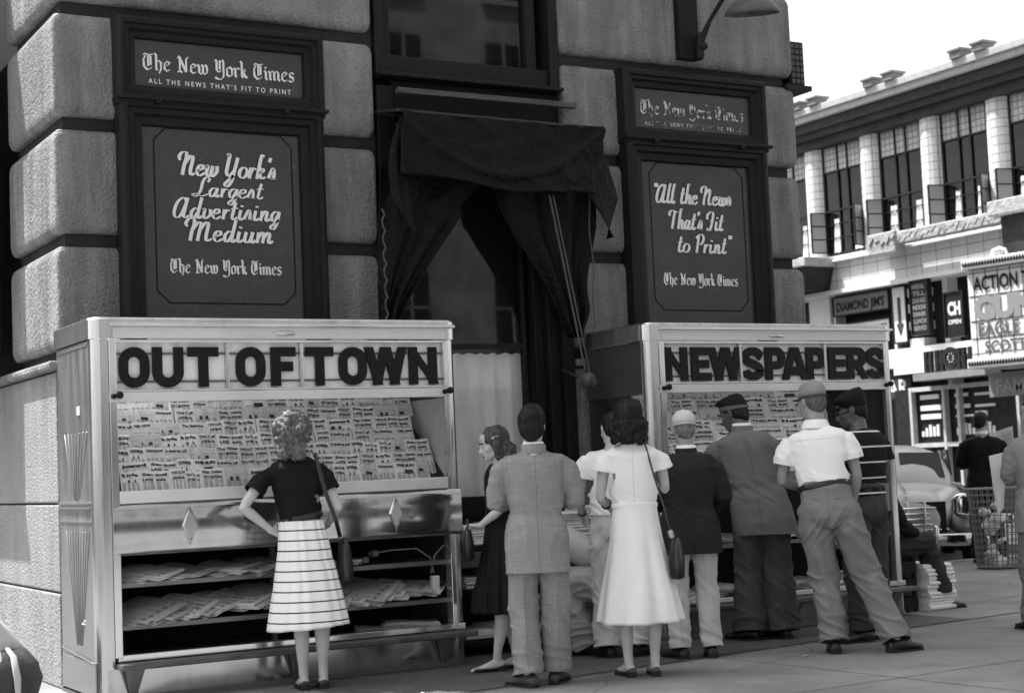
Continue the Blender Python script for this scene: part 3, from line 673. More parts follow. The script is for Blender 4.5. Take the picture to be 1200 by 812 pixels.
def stand(x0, x1, yf, label, letters, dividers, right):
    W = x1-x0; t = thing('newspaper_stand', label, 'newsstand', (x0, 0, 0)); H = 2.327; yb = -.03
    def B(mb, nm, m, **k): o = mb.build(nm, m, t, **k); return o
    X = lambda x: x-x0
    # cap with rounded corners, slightly proud
    mb = MB(); cp = corner_path(-.012, W+.012, yf-.012, yb, .095)
    for a, b in ((2.196, H),):
        mb.loft([[Vector((p[0], p[1], z)) for p in cp] for z in (a, a+.004, b-.012)] + [[Vector((p[0], p[1], b)) for p in corner_path(-.004, W+.004, yf-.004, yb, .09)]] + [[Vector((p[0], p[1], z)) for p in corner_path(.03, W-.03, yf+.03, yb-.02, .06)] for z in (b-.001, 2.20)], caps=False)
    B(mb, 'cap', steel, smooth=False)
    mb = MB(); mb.box(.11, W-.03, yf-.042, yf-.0125, 2.272, 2.292); B(mb, 'trim_bar', steel_b, bevel=.004)
    mb = MB(); mb.box(.13, W-.10, yf-.0145, yf-.010, 2.20, 2.262); B(mb, 'fascia_panel', steel_l)
    mb = MB(); mb.limb([(W*.5-.06, yf-.02, 2.232),(W*.5+.0,yf-.028,2.232),(W*.5+.06,yf-.02,2.232)], [(.006,.012)]*3, 8); B(mb, 'slot_handle', steel_b, smooth=True)
    # rounded corner posts
    for side in (0, 1):
        r = .085; mb = MB(); k = 8
        if side == 0:
            P = [(0, yf+r)] + [(r-r*cos(pi/2*i/k), yf+r-r*sin(pi/2*i/k)) for i in range(1, k+1)] + [(.10, yf), (.10, yf+.1), (.02, yf+.1)]
        else:
            P = [(W-.075, yf+.1), (W-.075, yf)] + [(W-r+r*sin(pi/2*i/k), yf+r-r*cos(pi/2*i/k)) for i in range(k+1)] + [(W-.02, yf+.1)]
        mb.loft([[Vector((p[0], p[1], z)) for p in P] for z in (.0, 2.195)]); B(mb, 'corner_post', steel)
        mb = MB(); xx = (.103, .150) if side == 0 else (W-.112, W-.078)
        mb.box(xx[0], xx[1], yf-.008, yf+.08, .26, 2.19); B(mb, 'inner_stile', steel_b, bevel=.004)
    # sign box
    L0, L1 = .152, W-.114
    mb = MB(); mb.box(L0, L1, yf+.034, yf+.042, 1.86, 2.18); B(mb, 'milk_glass_panel', milk)
    mb = MB(); mb.box(L0, L1, yf-.006, yf+.07, 2.172, 2.19); mb.box(L0, L1, yf-.006, yf+.07, 1.868, 1.882); B(mb, 'sign_frame', steel_b, bevel=.003)
    mb = MB()
    for z in (2.105, 1.93): mb.limb([(L0, yf+.022, z), (L1, yf+.022, z)], [.007,.007], 8)
    B(mb, 'letter_rod', steel_d, smooth=True)
    for dx in dividers:
        mb = MB(); mb.box(X(dx)-.012, X(dx)+.012, yf+.0, yf+.033, 1.882, 2.172); B(mb, 'sign_divider', steel, bevel=.003)
    for ch, a, b in letters:
        mb = MB(); wd, st = BLOCK[ch]; z0, hh = 1.893, .252; sx = (b-a)/wd
        for q, s in enumerate(st):
            P = [Vector((X(a)+p[0]*sx, z0+p[1]*hh)) for p in s]
            ribbon(mb, P, lambda t_, f: lerp(W_*hh*1.06, W_*sx*.98, abs(t_.y)), lambda u, v, d: Vector((u, yf+.004-d, min(max(v, z0), z0+hh))), .0007*q, .018)
        B(mb, 'sign_letter', letter_m)
    # lower band + knobs
    mb = MB(); mb.box(L0-.05, L1+.04, yf-.010, yf+.03, 1.805, 1.866); B(mb, 'lower_band', steel_l, bevel=.004)
    for kx in (.155, W-.085):
        mb = MB(); mb.limb([(kx, yf-.01, 1.847), (kx, yf-.045, 1.847)], [.016,.024], 14); mb.limb([(kx-.03, yf-.008, 1.84), (kx-.03, yf-.03, 1.84)], [.016,.016], 12); B(mb, 'knob', rubber, smooth=True)
    # back, side walls
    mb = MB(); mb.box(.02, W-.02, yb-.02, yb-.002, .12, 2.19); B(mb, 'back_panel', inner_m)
    sp = steel_s if not right else mat('shaded side steel', .07, .45, metal=.3, var=.25, vscale=2)  # shade put into the colour: darker copy of the side steel
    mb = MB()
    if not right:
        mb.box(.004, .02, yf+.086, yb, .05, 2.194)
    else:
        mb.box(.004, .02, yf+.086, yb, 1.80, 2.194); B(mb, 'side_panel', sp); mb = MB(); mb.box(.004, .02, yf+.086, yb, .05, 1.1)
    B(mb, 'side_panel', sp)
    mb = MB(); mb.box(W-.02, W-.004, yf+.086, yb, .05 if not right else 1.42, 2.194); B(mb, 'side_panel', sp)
    if not right:   # stamped fan relief, ledge and name plate on the sunlit side
        mb = MB(); mb.box(-.003, .0035, yf+.12, yb-.05, 2.165, 2.185); mb.box(-.012, .0035, yf+.10, yb-.02, 1.165, 1.175); mb.box(-.012, .0035, yf+.10, yb-.02, 1.195, 1.205); mb.box(-.004, .0035, yf+.10, yb-.02, 1.08, 1.09)
        B(mb, 'side_moulding', steel_b, bevel=.002)
        for base, hh, n in ((.32, .70, 9), (1.215, .42, 7)):
            mb = MB(); cy = (yf+yb)/2
            for i in range(n):
                a = (i-(n-1)/2)/(n-1)*2
                p0 = Vector((.002, cy+a*.06, base)); p1 = Vector((.002, cy+a*.27, base+hh))
                mb.limb([p0, p0.lerp(p1,.5), p1], [(.002,.003),(.0025,.006),(.002,.010)], 8, ref=(1,0,0))
            B(mb, 'fan_relief', steel_s, smooth=True)
        mb = MB(); mb.box(-.004, .0035, yf+.30, yf+.36, 1.745, 1.80); B(mb, 'name_plate', mat('white plate', .75, .5), bevel=.002)
        mb = MB(); mb.box(-.006, .0035, yf+.05, yb-.03, .02, .24); B(mb, 'kick_panel', steel_s, bevel=.004)
        mb = MB(); mb.limb([(-.006, yb-.03, .285), (-.006, yf+.1, .235)], [.006,.006], 6); B(mb, 'side_seam', steel_b)
    mb = MB(); mb.box(.02, W-.02, yf+.02, yb-.02, 2.300, 2.306); B(mb, 'roof_glass', frost)  # unseen diffuser, added to spread even light over the rack papers
    # display rack: sloping shelf board, sill, side cheeks
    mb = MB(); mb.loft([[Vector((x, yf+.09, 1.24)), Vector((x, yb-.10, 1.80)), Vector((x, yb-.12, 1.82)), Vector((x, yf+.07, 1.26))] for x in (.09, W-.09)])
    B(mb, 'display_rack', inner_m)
    mb = MB(); mb.box(.151, W-.1145, yf-.012, yf+.05, 1.185, 1.262); B(mb, 'display_sill', steel_l, bevel=.005)
    if not right:
        mb = MB()
        mb.box(.103, .18, yf+.02, yf+.40, 1.262, 1.805) if False else None
        mb.loft([[Vector((W-.115, yf+.02, 1.262)), Vector((W-.115, yb-.12, 1.80)), Vector((W-.115, yf+.02, 1.80))], [Vector((W-.105, yf+.02, 1.262)), Vector((W-.105, yb-.12, 1.80)), Vector((W-.105, yf+.02, 1.80))]])
        B(mb, 'rack_cheek', mat('pale fibre board', .42, .85, var=.2, vscale=8))
    # broad plain panel with two raised diamonds
    if not right:
        mb = MB(); n = 24; rows = []
        for z, y in ((.868, yf+.03), (.875, yf-.004), (.90, yf-.012), (1.02, yf-.016), (1.14, yf-.012), (1.178, yf-.004), (1.184, yf+.03)):
            rows.append([Vector((lerp(.105, W-.02, i/n), y - .005*sin(i*.9)*(.868 < z < 1.18), z)) for i in range(n+1)])
        mb.loft(rows, caps=False, closed=False); B(mb, 'curved_panel', steel_p, smooth=True)
        for dx in (1.375, 2.788):
            mb = MB(); c = X(dx); z = 1.035
            mb.loft([[Vector((c-.052, yf-.014, z)), Vector((c, yf-.014, z-.125)), Vector((c+.052, yf-.014, z)), Vector((c, yf-.014, z+.125))], [Vector((c-.042, yf-.028, z)), Vector((c, yf-.028, z-.105)), Vector((c+.042, yf-.028, z)), Vector((c, yf-.028, z+.105))]])
            d = B(mb, 'diamond_ornament', steel_b)
            mb = MB(); mb.ell((c, yf-.03, z+.085), (.006,.004,.006)); mb.ell((c, yf-.03, z-.085), (.006,.004,.006)); B(mb, 'ornament_screw', steel_d)
    else:
        mb = MB(); mb.box(.105, W-.30, yf+.0, yf+.03, 1.10, 1.184); B(mb, 'front_panel', steel_p)
        # storage boxes at the right end
        mb = MB(); mb.box(W-.36, W-.115, yf+.03, yf+.14, 1.22, 1.80); B(mb, 'dark_locker', mat('black locker', .01, .5))
        mb = MB(); mb.box(W-.40, W-.116, yf+.01, yf+.12, .83, 1.205); B(mb, 'grey_locker', mat('grey locker', .22, .5, var=.1), bevel=.006)
        mb = MB(); mb.box(W-.33, W-.13, yf+.04, yf+.11, .29, .82); B(mb, 'lower_locker', MATS['black locker'])
    # shelves
    for z in ((.70, .445) if not right else (.66,)):
        mb = MB(); mb.box(.105, W-.115, yf+.05, yb-.03, z-.014, z); mb.box(.105, W-.115, yf+.045, yf+.055, z-.026, z+.003); B(mb, 'shelf', shelf_m)
    mb = MB(); mb.box(.105, W-.03, yf+.04, yb-.03, .235, .25); B(mb, 'shelf_floor', mat('shelf floor', .08, .5, var=.4))
    mb = MB(); mb.box(W*.49, W*.49+.03, yf+.3, yf+.34, .25, .86); B(mb, 'shelf_prop', steel_d)
    # ledge rail on brackets and splash skirt
    mb = MB(); mb.box(.12, W-.02, yf-.006, yf+.05, .235, .275); B(mb, 'bottom_frame', steel_b, bevel=.004)
    mb = MB(); mb.box(.10, W+.01, yf-.135, yf-.012, .195, .232); B(mb, 'foot_ledge', mat('worn ledge', .11, .45, metal=.3, var=.5, vscale=7, stretch=(1,4,4)), bevel=.01, segs=3)
    for bx in (.20, W*.5, W-.2):
        mb = MB(); mb.loft([[Vector((bx-.05, yf-.11, .196)), Vector((bx+.05, yf-.11, .196)), Vector((bx+.05, yf-.016, .196)), Vector((bx-.05, yf-.016, .196))], [Vector((bx-.02, yf-.03, .03)), Vector((bx+.02, yf-.03, .03)), Vector((bx+.02, yf-.016, .03)), Vector((bx-.02, yf-.016, .03))]]); B(mb, 'ledge_bracket', steel_d)
    mb = MB(); cp = corner_path(.0, W, yf-.006, yb, .10)
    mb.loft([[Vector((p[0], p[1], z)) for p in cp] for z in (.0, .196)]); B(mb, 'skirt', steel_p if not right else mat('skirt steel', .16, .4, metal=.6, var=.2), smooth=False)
    mb = MB(); cp = corner_path(-.006, W+.006, yf-.014, yb, .10); mb.loft([[Vector((p[0], p[1], z)) for p in cp] for z in (.0, .035)]); B(mb, 'base_strip', steel_d)
    if not right:
        # outlet box, plug and cord inside the right end
        mb = MB(); mb.box(W-.22, W-.17, yf+.06, yf+.11, .47, .60); B(mb, 'outlet_box', steel_l, bevel=.005)
        mb = MB(); mb.limb([(W-.17, yf+.09, .55), (W-.13, yf+.09, .55)], [.03,.02], 12); B(mb, 'switch_knob', rubber)
        mb = MB(); mb.limb([(W-.20, yf+.09, .62), (W-.22, yf+.09, .72), (W-.32, yf+.09, .79), (W-.5, yf+.10, .79), (W-.65, yf+.1, .775)], [.0042]*5, 6); mb.limb([(W-.22, yf+.09, .62), (W-.19, yf+.08, .74), (W-.12, yf+.08, .80)], [.004]*3, 6); B(mb, 'cord', mat('pale cord', .26, .6), smooth=True)
        mb = MB(); mb.limb([(W-.63, yf+.08, .775), (W-.63, yf+.15, .775)], [.024,.024], 14); mb.box(W-.72, W-.68, yf+.08, yf+.13, .72, .755); B(mb, 'plug', mat('plug', .12, .5), smooth=False)
    # front display glass
    if not right:
        mb = MB(); mb.box(L0, L1, yf+.004, yf+.008, 1.262, 1.805); B(mb, 'display_glass', glass)
    return t
stand(.790, 3.304, -.886, 'wide stainless steel newspaper stand lettered OUT OF TOWN, with a glazed rack', LET_L, (1.655, 2.160), False)
stand(4.888, 7.307, -.880, 'stainless steel newspaper stand lettered NEWSPAPERS behind the row of men', LET_R, (5.754, 6.591), True)
# ================================================================== PEOPLE
skin_l = mat('fair skin', .46, .55, var=.06, vscale=9, spec=.35)
skin_m = mat('tanned skin', .28, .5, var=.08, vscale=9, spec=.4)
skin_d = mat('dark skin', .085, .45, var=.12, vscale=9, spec=.45)
lip_m = mat('lips', .12, .5)
eye_w = mat('eye white', .6, .25); eye_d = mat('eye iris', .015, .2)
hair_d = mat('dark hair', .008, .6, var=.5, vscale=30, bump=.6, bscale=110, stretch=(1,1,.4), spec=.3)
hair_l = mat('light hair', .11, .5, var=.5, vscale=22, bump=.7, bscale=100, stretch=(1,1,.5), spec=.5)
hair_m = mat('brown hair', .055, .45, var=.5, vscale=25, bump=.6, bscale=100, stretch=(1,1,.5), spec=.5)
leather_k = mat('black leather', .014, .35, var=.3, vscale=10, spec=.5)
leather_b = mat('brown leather', .05, .4, var=.3, vscale=10, spec=.5)
metal_s = mat('small brass', .4, .3, metal=.8)

def finish_mesh(mb, voxel, it, name, m, parent, disp=None, fac=.5, cuts=(), shell=0.):
    """fuse overlapping closed pieces into one continuous skin, smooth it, add folds"""
    bmesh.ops.recalc_face_normals(mb.bm, faces=mb.bm.faces)
    me = bpy.data.meshes.new(name); mb.bm.to_mesh(me); mb.bm.free()
    o = bpy.data.objects.new(name, me); COL.objects.link(o)
    r = o.modifiers.new('r', 'REMESH'); r.mode = 'VOXEL'; r.voxel_size = voxel
    if it: s = o.modifiers.new('s', 'SMOOTH'); s.factor = fac; s.iterations = it
    dg = bpy.context.evaluated_depsgraph_get(); me2 = bpy.data.meshes.new_from_object(o.evaluated_get(dg))
    bpy.data.objects.remove(o); bpy.data.meshes.remove(me)
    me2.name = name
    n = len(me2.vertices)
    if disp:
        co = np.empty(n*3, 'f'); me2.vertices.foreach_get('co', co); co = co.reshape(-1, 3)
        no = np.empty(n*3, 'f'); me2.vertices.foreach_get('normal', no); no = no.reshape(-1, 3)
        d = np.array([disp(c[0], c[1], c[2]) for c in co.tolist()], 'f')
        co = co + no*d[:, None]; me2.vertices.foreach_set('co', co.ravel())
    if cuts:      # trim hems and cuffs to clean open edges
        bm = bmesh.new(); bm.from_mesh(me2)
        for c, nrm, rad in cuts:
            c = Vector(c); nrm = Vector(nrm).normalized()
            vs_ = {v for v in bm.verts if (v.co-c).length < rad}
            fs_ = [f for f in bm.faces if all(v in vs_ for v in f.verts)]
            es_ = {e for f in fs_ for e in f.edges}; vv_ = {v for f in fs_ for v in f.verts}
            bmesh.ops.bisect_plane(bm, geom=list(vv_)+list(es_)+fs_, dist=1e-5, plane_co=c, plane_no=nrm, clear_outer=True)
        bm.to_mesh(me2); bm.free()
    me2.materials.clear(); me2.materials.append(m)
    me2.polygons.foreach_set('use_smooth', [True]*len(me2.polygons)); me2.update()
    o = bpy.data.objects.new(name, me2); COL.objects.link(o)
    if parent: o.parent = parent
    if cuts or shell:
        q = o.modifiers.new('shell', 'SOLIDIFY'); q.thickness = shell or .005; q.offset = -1
    return o
def ridge(v):
    q = 1 - 2.4*abs(noise.noise(v)); return q*q*1.15 if q > 0 else .25*q

J0 = dict(head=(0,.02,1.615), nkB=(0,-.015,1.47), chest=(0,-.01,1.28), waist=(0,0,1.07), pel=(0,0,.93),
          shL=(-.18,-.01,1.42), elL=(-.235,-.04,1.14), wrL=(-.235,.06,.90), shR=(.18,-.01,1.42), elR=(.235,-.04,1.14), wrR=(.235,.06,.90),
          hipL=(-.092,0,.90), knL=(-.10,.03,.49), anL=(-.105,-.02,.085), hipR=(.092,0,.90), knR=(.10,.03,.49), anR=(.105,-.02,.085))
def superring(c, x, y, rx, ryf, ryb, n=28, e=2.3):
    out = []
    for k in range(n):
        a = 2*pi*k/n; ca, sa = cos(a), sin(a)
        u = math.copysign(abs(ca)**(2/e), ca)*rx; v = math.copysign(abs(sa)**(2/e), sa)
        out.append(c + x*u + y*v*(ryf if v > 0 else ryb))
    return out
class Fig:
    def __init__(f, label, H, xy, deg, J=None, skin=skin_l, feet=(8,-8), head=(0,0,0), z=0., female=False, group=None, fingers=True, vox=.0085):
        f.k = H/1.75; f.J = {a: Vector(b)*f.k for a, b in {**J0, **(J or {})}.items()}
        f.female = female; f.feet = feet; f.skin = skin; f.hd = head; f.label = label
        hy, hp, hr = [radians(a) for a in head]
        f.HM = Matrix.Translation(f.J['head']) @ Matrix.Rotation(hy, 4, 'Z') @ Matrix.Rotation(-hp, 4, 'X') @ Matrix.Rotation(hr, 4, 'Y') @ Matrix.Scale(f.k*(.93 if female else .97), 4)
        f.body(xy, deg, z, vox, fingers)
    def spine(f):
        J = f.J; xs = (J['shR']-J['shL']).normalized(); xp = (J['hipR']-J['hipL']).normalized(); return xs, xp
    def torso(f, mb, secs, n=28, e=2.3):
        """secs: (t along pelvis..neck in 0..4 joints, rx, ryf, ryb[, dz])"""
        J = f.J; pts = [J['pel'], J['waist'], J['chest'], (J['shL']+J['shR'])/2 + Vector((0,0,.01)), J['nkB']]
        xs, xp = f.spine(); rings = []
        for s in secs:
            t = s[0]
            if t < 0: p = J['pel'] + (J['pel']-J['waist']).normalized()*(-t)*f.k*.30 ; i = 0; q = 0
            else:
                i = min(3, int(t)); q = t-i; p = pts[i].lerp(pts[i+1], q)
            d = (pts[min(4,i+1)]-pts[max(0,i)]).normalized() if t >= 0 else (J['waist']-J['pel']).normalized()
            d = (d + Vector((0,0,.6))).normalized()
            x = xp.lerp(xs, max(0, min(1, t/2.6))); x = (x - d*d.dot(x)).normalized(); y = d.cross(x)
            rings.append(superring(p, x, y, s[1]*f.k, s[2]*f.k, s[3]*f.k, n, e))
        mb.loft(rings)
    def arm_pts(f, S): J = f.J; return J['sh'+S], J['el'+S], J['wr'+S]
    def hand(f, mb, S, dirv, curl=.5, normal=None, spread=.12):
        J = f.J; k = f.k*(.9 if f.female else 1.); w0 = J['wr'+S]; d = Vector(dirv).normalized()
        nrm = Vector(normal).normalized() if normal else Vector((0,0,1)); side = d.cross(nrm).normalized(); nrm = side.cross(d)
        sgn = -1 if S == 'L' else 1
        side = side * (1 if side.dot(Vector((sgn,0,0))) < 0 else -1)    # thumb side points inward/forward
        p0 = w0 - d*.02*k; p1 = w0 + d*.05*k; p2 = w0 + d*.092*k
        mb.limb([p0, p1, p2], [(.026*k,.019*k), (.036*k,.016*k), (.040*k,.013*k)], 12, ref=side)
        for i, (off, L) in enumerate(((.030,.072), (.010,.082), (-.010,.076), (-.029,.060))):
            b = w0 + d*.085*k + side*off*k; dd = (d + side*off*spread*30*.12).normalized()
            pts = [b]; a = 0
            for j, sl in enumerate((.45,.32,.23)):
                a += curl*(.5, .9, .7)[j]; v = dd*cos(a) - nrm*sin(a); pts.append(pts[-1] + v*L*sl*k)
            mb.limb(pts, [.0095*k,.009*k,.0082*k,.007*k], 8)
        b = w0 + d*.025*k + side*.026*k
        mb.limb([b, b + (d*.5+side*.75-nrm*.2).normalized()*.04*k, b + (d*.5+side*.75-nrm*.2).normalized()*.04*k + (d*.85+side*.3-nrm*.35).normalized()*.038*k], [.013*k,.0115*k,.009*k], 8)
    def body(f, xy, deg, z, vox, fingers):
        J = f.J; k = f.k; mb = MB(); fem = f.female
        f.torso(mb, [(-.25,.11,.075,.09), (0,.138,.085,.10), (.6,.125,.085,.085), (1,.12,.085,.08), (2,.13,.09,.085), (2.7,.125,.065,.075), (3.2,.085,.05,.06), (4,.055,.05,.055)])
        # neck and head
        HM = f.HM; T = lambda p: HM @ Vector(p)
        R3 = HM.to_3x3()
        def E(c, r): mb.ell(T(c), r, R3, 14, 10)
        nr = .048 if fem else .058
        mb.limb([J['nkB'] + Vector((0,-.005,-.04))*k, J['nkB'].lerp(T((0,-.03,-.09)), .5), T((0,-.025,-.085)), T((0,-.02,-.02))], [nr*1.25*k, nr*1.02*k, nr*k, nr*k], 14)
        E((0,-.015,.035), (.074,.094,.092)); E((0,.025,-.005), (.066,.072,.088)); E((0,.03,-.05), (.055,.062,.066)); E((0,.060,-.092), (.030,.032,.024)); E((0,.045,.06), (.058,.052,.05))
        mb.limb([T((-.055,-.005,-.045)), T((-.046,.03,-.08)), T((0,.078,-.103)), T((.046,.03,-.08)), T((.055,-.005,-.045))], [.016*k]*5, 8)
        mb.limb([T((0,.090,.012)), T((0,.104,-.015)), T((0,.116,-.036)), T((0,.098,-.046))], [.008*k,.010*k,.0135*k,.010*k], 8)
        E((.011,.100,-.040), (.009,.010,.008)); E((-.011,.100,-.040), (.009,.010,.008))
        mb.limb([T((-.042,.078,.020)), T((-.02,.090,.024)), T((0,.090,.020)), T((.02,.090,.024)), T((.042,.078,.020))], [.010*k,.011*k,.010*k,.011*k,.010*k], 8)
        E((0,.092,-.067), (.022,.010,.006)); E((0,.090,-.077), (.020,.011,.007)); E((.040,.062,-.025), (.020,.022,.018)); E((-.040,.062,-.025), (.020,.022,.018))
        for s in (-1, 1):
            mb.limb([T((s*.070,.004,.028)), T((s*.080,-.014,.030)), T((s*.083,-.018,.008)), T((s*.078,-.008,-.020)), T((s*.070,.004,-.030))], [.008*k,.009*k,.009*k,.009*k,.008*k], 8)
            E((s*.073,-.002,.0), (.007,.018,.026))
        for S in 'LR':
            s, e, wv = f.arm_pts(S); ar = .86 if fem else 1.
            mb.limb([s+Vector((0,0,-.05))*k, s.lerp(e,.35), e.lerp(s,.12), e, e.lerp(wv,.25), wv.lerp(e,.25), wv], [.044*k*ar,.047*k*ar,.038*k*ar,.037*k*ar,.040*k*ar,.029*k*ar,.025*k*ar], 12)
            hd = getattr(f, 'hands', None) or (f.handspec if hasattr(f, 'handspec') else {})
            spec = f.H_.get(S) if hasattr(f, 'H_') else None
            dv, cu, nm = spec if spec else ((wv-e).normalized(), .5, None)
            if nm is None: nm = (1 if S == 'R' else -1, 0, .2)
            f.hand(mb, S, dv, cu, nm)
            h, kn, an = J['hip'+S], J['kn'+S], J['an'+S]
            back = Vector((0,-.022,0))*k; lr = .92 if fem else 1.
            mb.limb([h, h.lerp(kn,.5), kn.lerp(h,.1), kn.lerp(an,.08)+back*.3, kn.lerp(an,.30)+back, kn.lerp(an,.55)+back*.7, kn.lerp(an,.85), an], [.072*k*lr,.066*k,.055*k*lr,.050*k*lr,.056*k*lr,.048*k*lr,.034*k*lr,.034*k*lr], 14)
            fa = radians(f.feet[0 if S == 'L' else 1]); fd = getattr(f, 'footdir', {}).get(S) or Vector((-sin(fa), cos(fa), -.12))
            fd = Vector(fd).normalized()
            mb.limb([an + Vector((0,0,-.035*k)) - fd*.035*k, an + Vector((0,0,-.03*k)) + fd*.03*k, an + fd*.12*k + Vector((0,0,-.042*k)), an + fd*.19*k + Vector((0,0,-.045*k))], [(.030*k,.033*k),(.032*k,.036*k),(.036*k,.022*k),(.026*k,.013*k)], 12, ref=(cos(fa), sin(fa), 0))
        o = finish_mesh(mb, vox, 5, 'person', f.skin, None, fac=.5)
        o.location = (xy[0], xy[1], z); o.rotation_euler = (0, 0, radians(deg)); tag(o, f.label, 'person')
        f.o = o
        # eyes and mouth
        mb = MB()
        for s in (-1, 1): mb.ell(T((s*.030,.077,.002)), (.0135*k,)*3, None, 10, 8)
        mb.mi = 1
        for s in (-1, 1): mb.ell(T((s*.030,.0865,.001)), (.0068*k,)*3, None, 8, 6)
        mb.build('eyes', [eye_w, eye_d], o, smooth=True)
        mb = MB(); mb.limb([T((s*.018,.0985-.006*abs(s),-.072)) for s in (-1,0,1)], [.004*k,.006*k,.004*k], 8); mb.build('lips', lip_m, o, smooth=True)
        mb = MB()
        for s in (-1, 1): mb.limb([T((s*.014,.099,.028)), T((s*.03,.097,.034)), T((s*.048,.080,.028))], [.004*k,.005*k,.003*k], 6)
        mb.build('eyebrows', hair_d, o, smooth=True)
        return o
    # ---------------- garments
    def trousers(f, m, waist=1.09, r=(.105,.092,.088,.098), hem=.075, folds=1., seed=0):
        J = f.J; k = f.k; mb = MB(); cuts = []; r = tuple(q*.90 for q in r)
        f.torso(mb, [(-.40,.10,.07,.085), (-.22,.158,.104,.124), (0,.168,.110,.132), (.5,.160,.106,.118), ((waist-.93)/.14,.155,.106,.110)])
        for S in 'LR':
            h, kn, an = J['hip'+S], J['kn'+S], J['an'+S]
            d = (an-kn).normalized(); hemp = an + d*(.085-hem)*k
            back = Vector((0,-.012,0))*k
            mb.limb([h + Vector((0,0,.03))*k, h.lerp(kn,.25), h.lerp(kn,.6), kn, kn.lerp(hemp,.35)+back, kn.lerp(hemp,.75), hemp, hemp+d*.06*k], [r[0]*k*.97, r[0]*k, lerp(r[0],r[1],.7)*k, r[1]*k, r[2]*k, lerp(r[2],r[3],.7)*k, (r[3]*k*.92, r[3]*1.10*k), (r[3]*k*.92, r[3]*1.12*k)], 20)
            cn = (d*.9 + Vector((0,0,-.35)) + Vector((0,-.16,0))).normalized(); cuts.append((hemp, cn, .19*k))
        jl = [(J['kn'+S], J['an'+S], J['hip'+S]) for S in 'LR']
        def disp(x, y, z):
            kL, kR = jl
            def axx(t):
                kn, an, h = t; q = kn.lerp(h, max(0,min(1,(z-kn.z)/max(.05,h.z-kn.z)))) if z > kn.z else kn.lerp(an, max(0,min(1,(kn.z-z)/max(.05,kn.z-an.z))))
                return q
            aL, aR = axx(kL), axx(kR); sgn = 0 if (x-aL.x)**2+(y-aL.y)**2 < (x-aR.x)**2+(y-aR.y)**2 else 1
            kn, an, h = jl[sgn]; ax = (aL, aR)[sgn]; zz = z/k
            d = .0045*noise.noise((x*15+seed, y*15, z*3.0))
            low = exp(-((zz-.14)/.13)**2); knee = exp(-((zz-kn.z/k+.03)/.13)**2); crot = exp(-((zz-h.z/k+.10)/.10)**2)
            d += .0120*ridge((x*5+seed, y*5+z*3, z*15+x*7))*low
            d += .0120*ridge((x*6+seed*2, y*5, z*11+(x-ax.x)*14))*knee
            d += .0125*ridge((x*4+seed*3, y*4, z*12+abs(x)*16))*crot
            d += .0075*ridge((x*5+seed*5, y*5, z*4.5+x*6))
            if zz < .80: d += .007*exp(-((x-ax.x)/(.017*k))**2)*(1-.6*low)
            d += .0012*noise.noise((x*60, y*60, z*40))
            return d*folds*k
        return finish_mesh(mb, .0095, 4, 'trousers', m, f.o, disp, cuts=cuts)
    def belt(f, m, z=1.085, rx=.166, rf=.115, rb=.12):
        mb = MB(); t = (z-.93)/.14
        J = f.J; xs, xp = f.spine(); p = J['pel'].lerp(J['waist'], t); d = (J['waist']-J['pel']).normalized(); x = (xp - d*d.dot(xp)).normalized(); y = d.cross(x); k = f.k
        R = [superring(p + d*dz*k, x, y, (rx+e)*k, (rf+e)*k, (rb+e)*k, 32) for dz, e in ((-.018,-.02), (-.018,0), (-.012,.004), (.012,.004), (.018,0), (.018,-.02))]
        mb.loft(R); return mb.build('belt', m, f.o, smooth=True)
    def top(f, nm, m, hem=.70, sleeve=1., w=1., wst=1., shoulder=1., hemw=1., sr=(.061,.060,.053,.047), voxel=.0092, folds=1., seed=0, collar=None, flare=0., neck=(.070,.068), it=6):
        """jacket / shirt / blouse: torso shell with sleeves. hem = height of the lower edge"""
        J = f.J; k = f.k; mb = MB(); secs = []
        th = (hem-.93)/.14 if hem > .93 else -( .93-hem)/.30
        def S_(t, rx, rf, rb):
            q = .95 if t > .9 or hem > .93 else 1.04
            secs.append((t, rx*q, rf*q, rb*q))
        cuts = []
        if hem < .93:
            S_(th-.2, .207*hemw, .137*hemw, .152*hemw); cuts.append(((0,0,hem*k), (.0,-.10,-1), 0))
            S_(th, .205*hemw, .135*hemw, .150*hemw); S_(th*.5, .203*hemw, .135*hemw, .152*hemw); S_(0, .196*lerp(1,hemw,.7), .130, .148)
        if hem < 1.06: S_(.55, .182*lerp(w,wst,.6), .125, .132)
        else: S_(th, .165*wst, .118, .116)
        S_(1.0 if hem < 1.06 else th+.2, .170*wst, .120*wst, .118*wst); S_(1.55, .186*w, .125*w, .122*w); S_(2.0, .198*w, .130*w, .125*w); S_(2.5, .202*w, .120*w, .122*w); S_(2.85, .198*shoulder, .095, .108); S_(3.1, .176*shoulder, .078, .088); S_(3.45, .12, .070, .076); S_(3.95, neck[0], neck[1], neck[1])
        f.torso(mb, secs, 32, 2.35)
        if cuts: cuts = []; hemcut = True
        else: hemcut = False
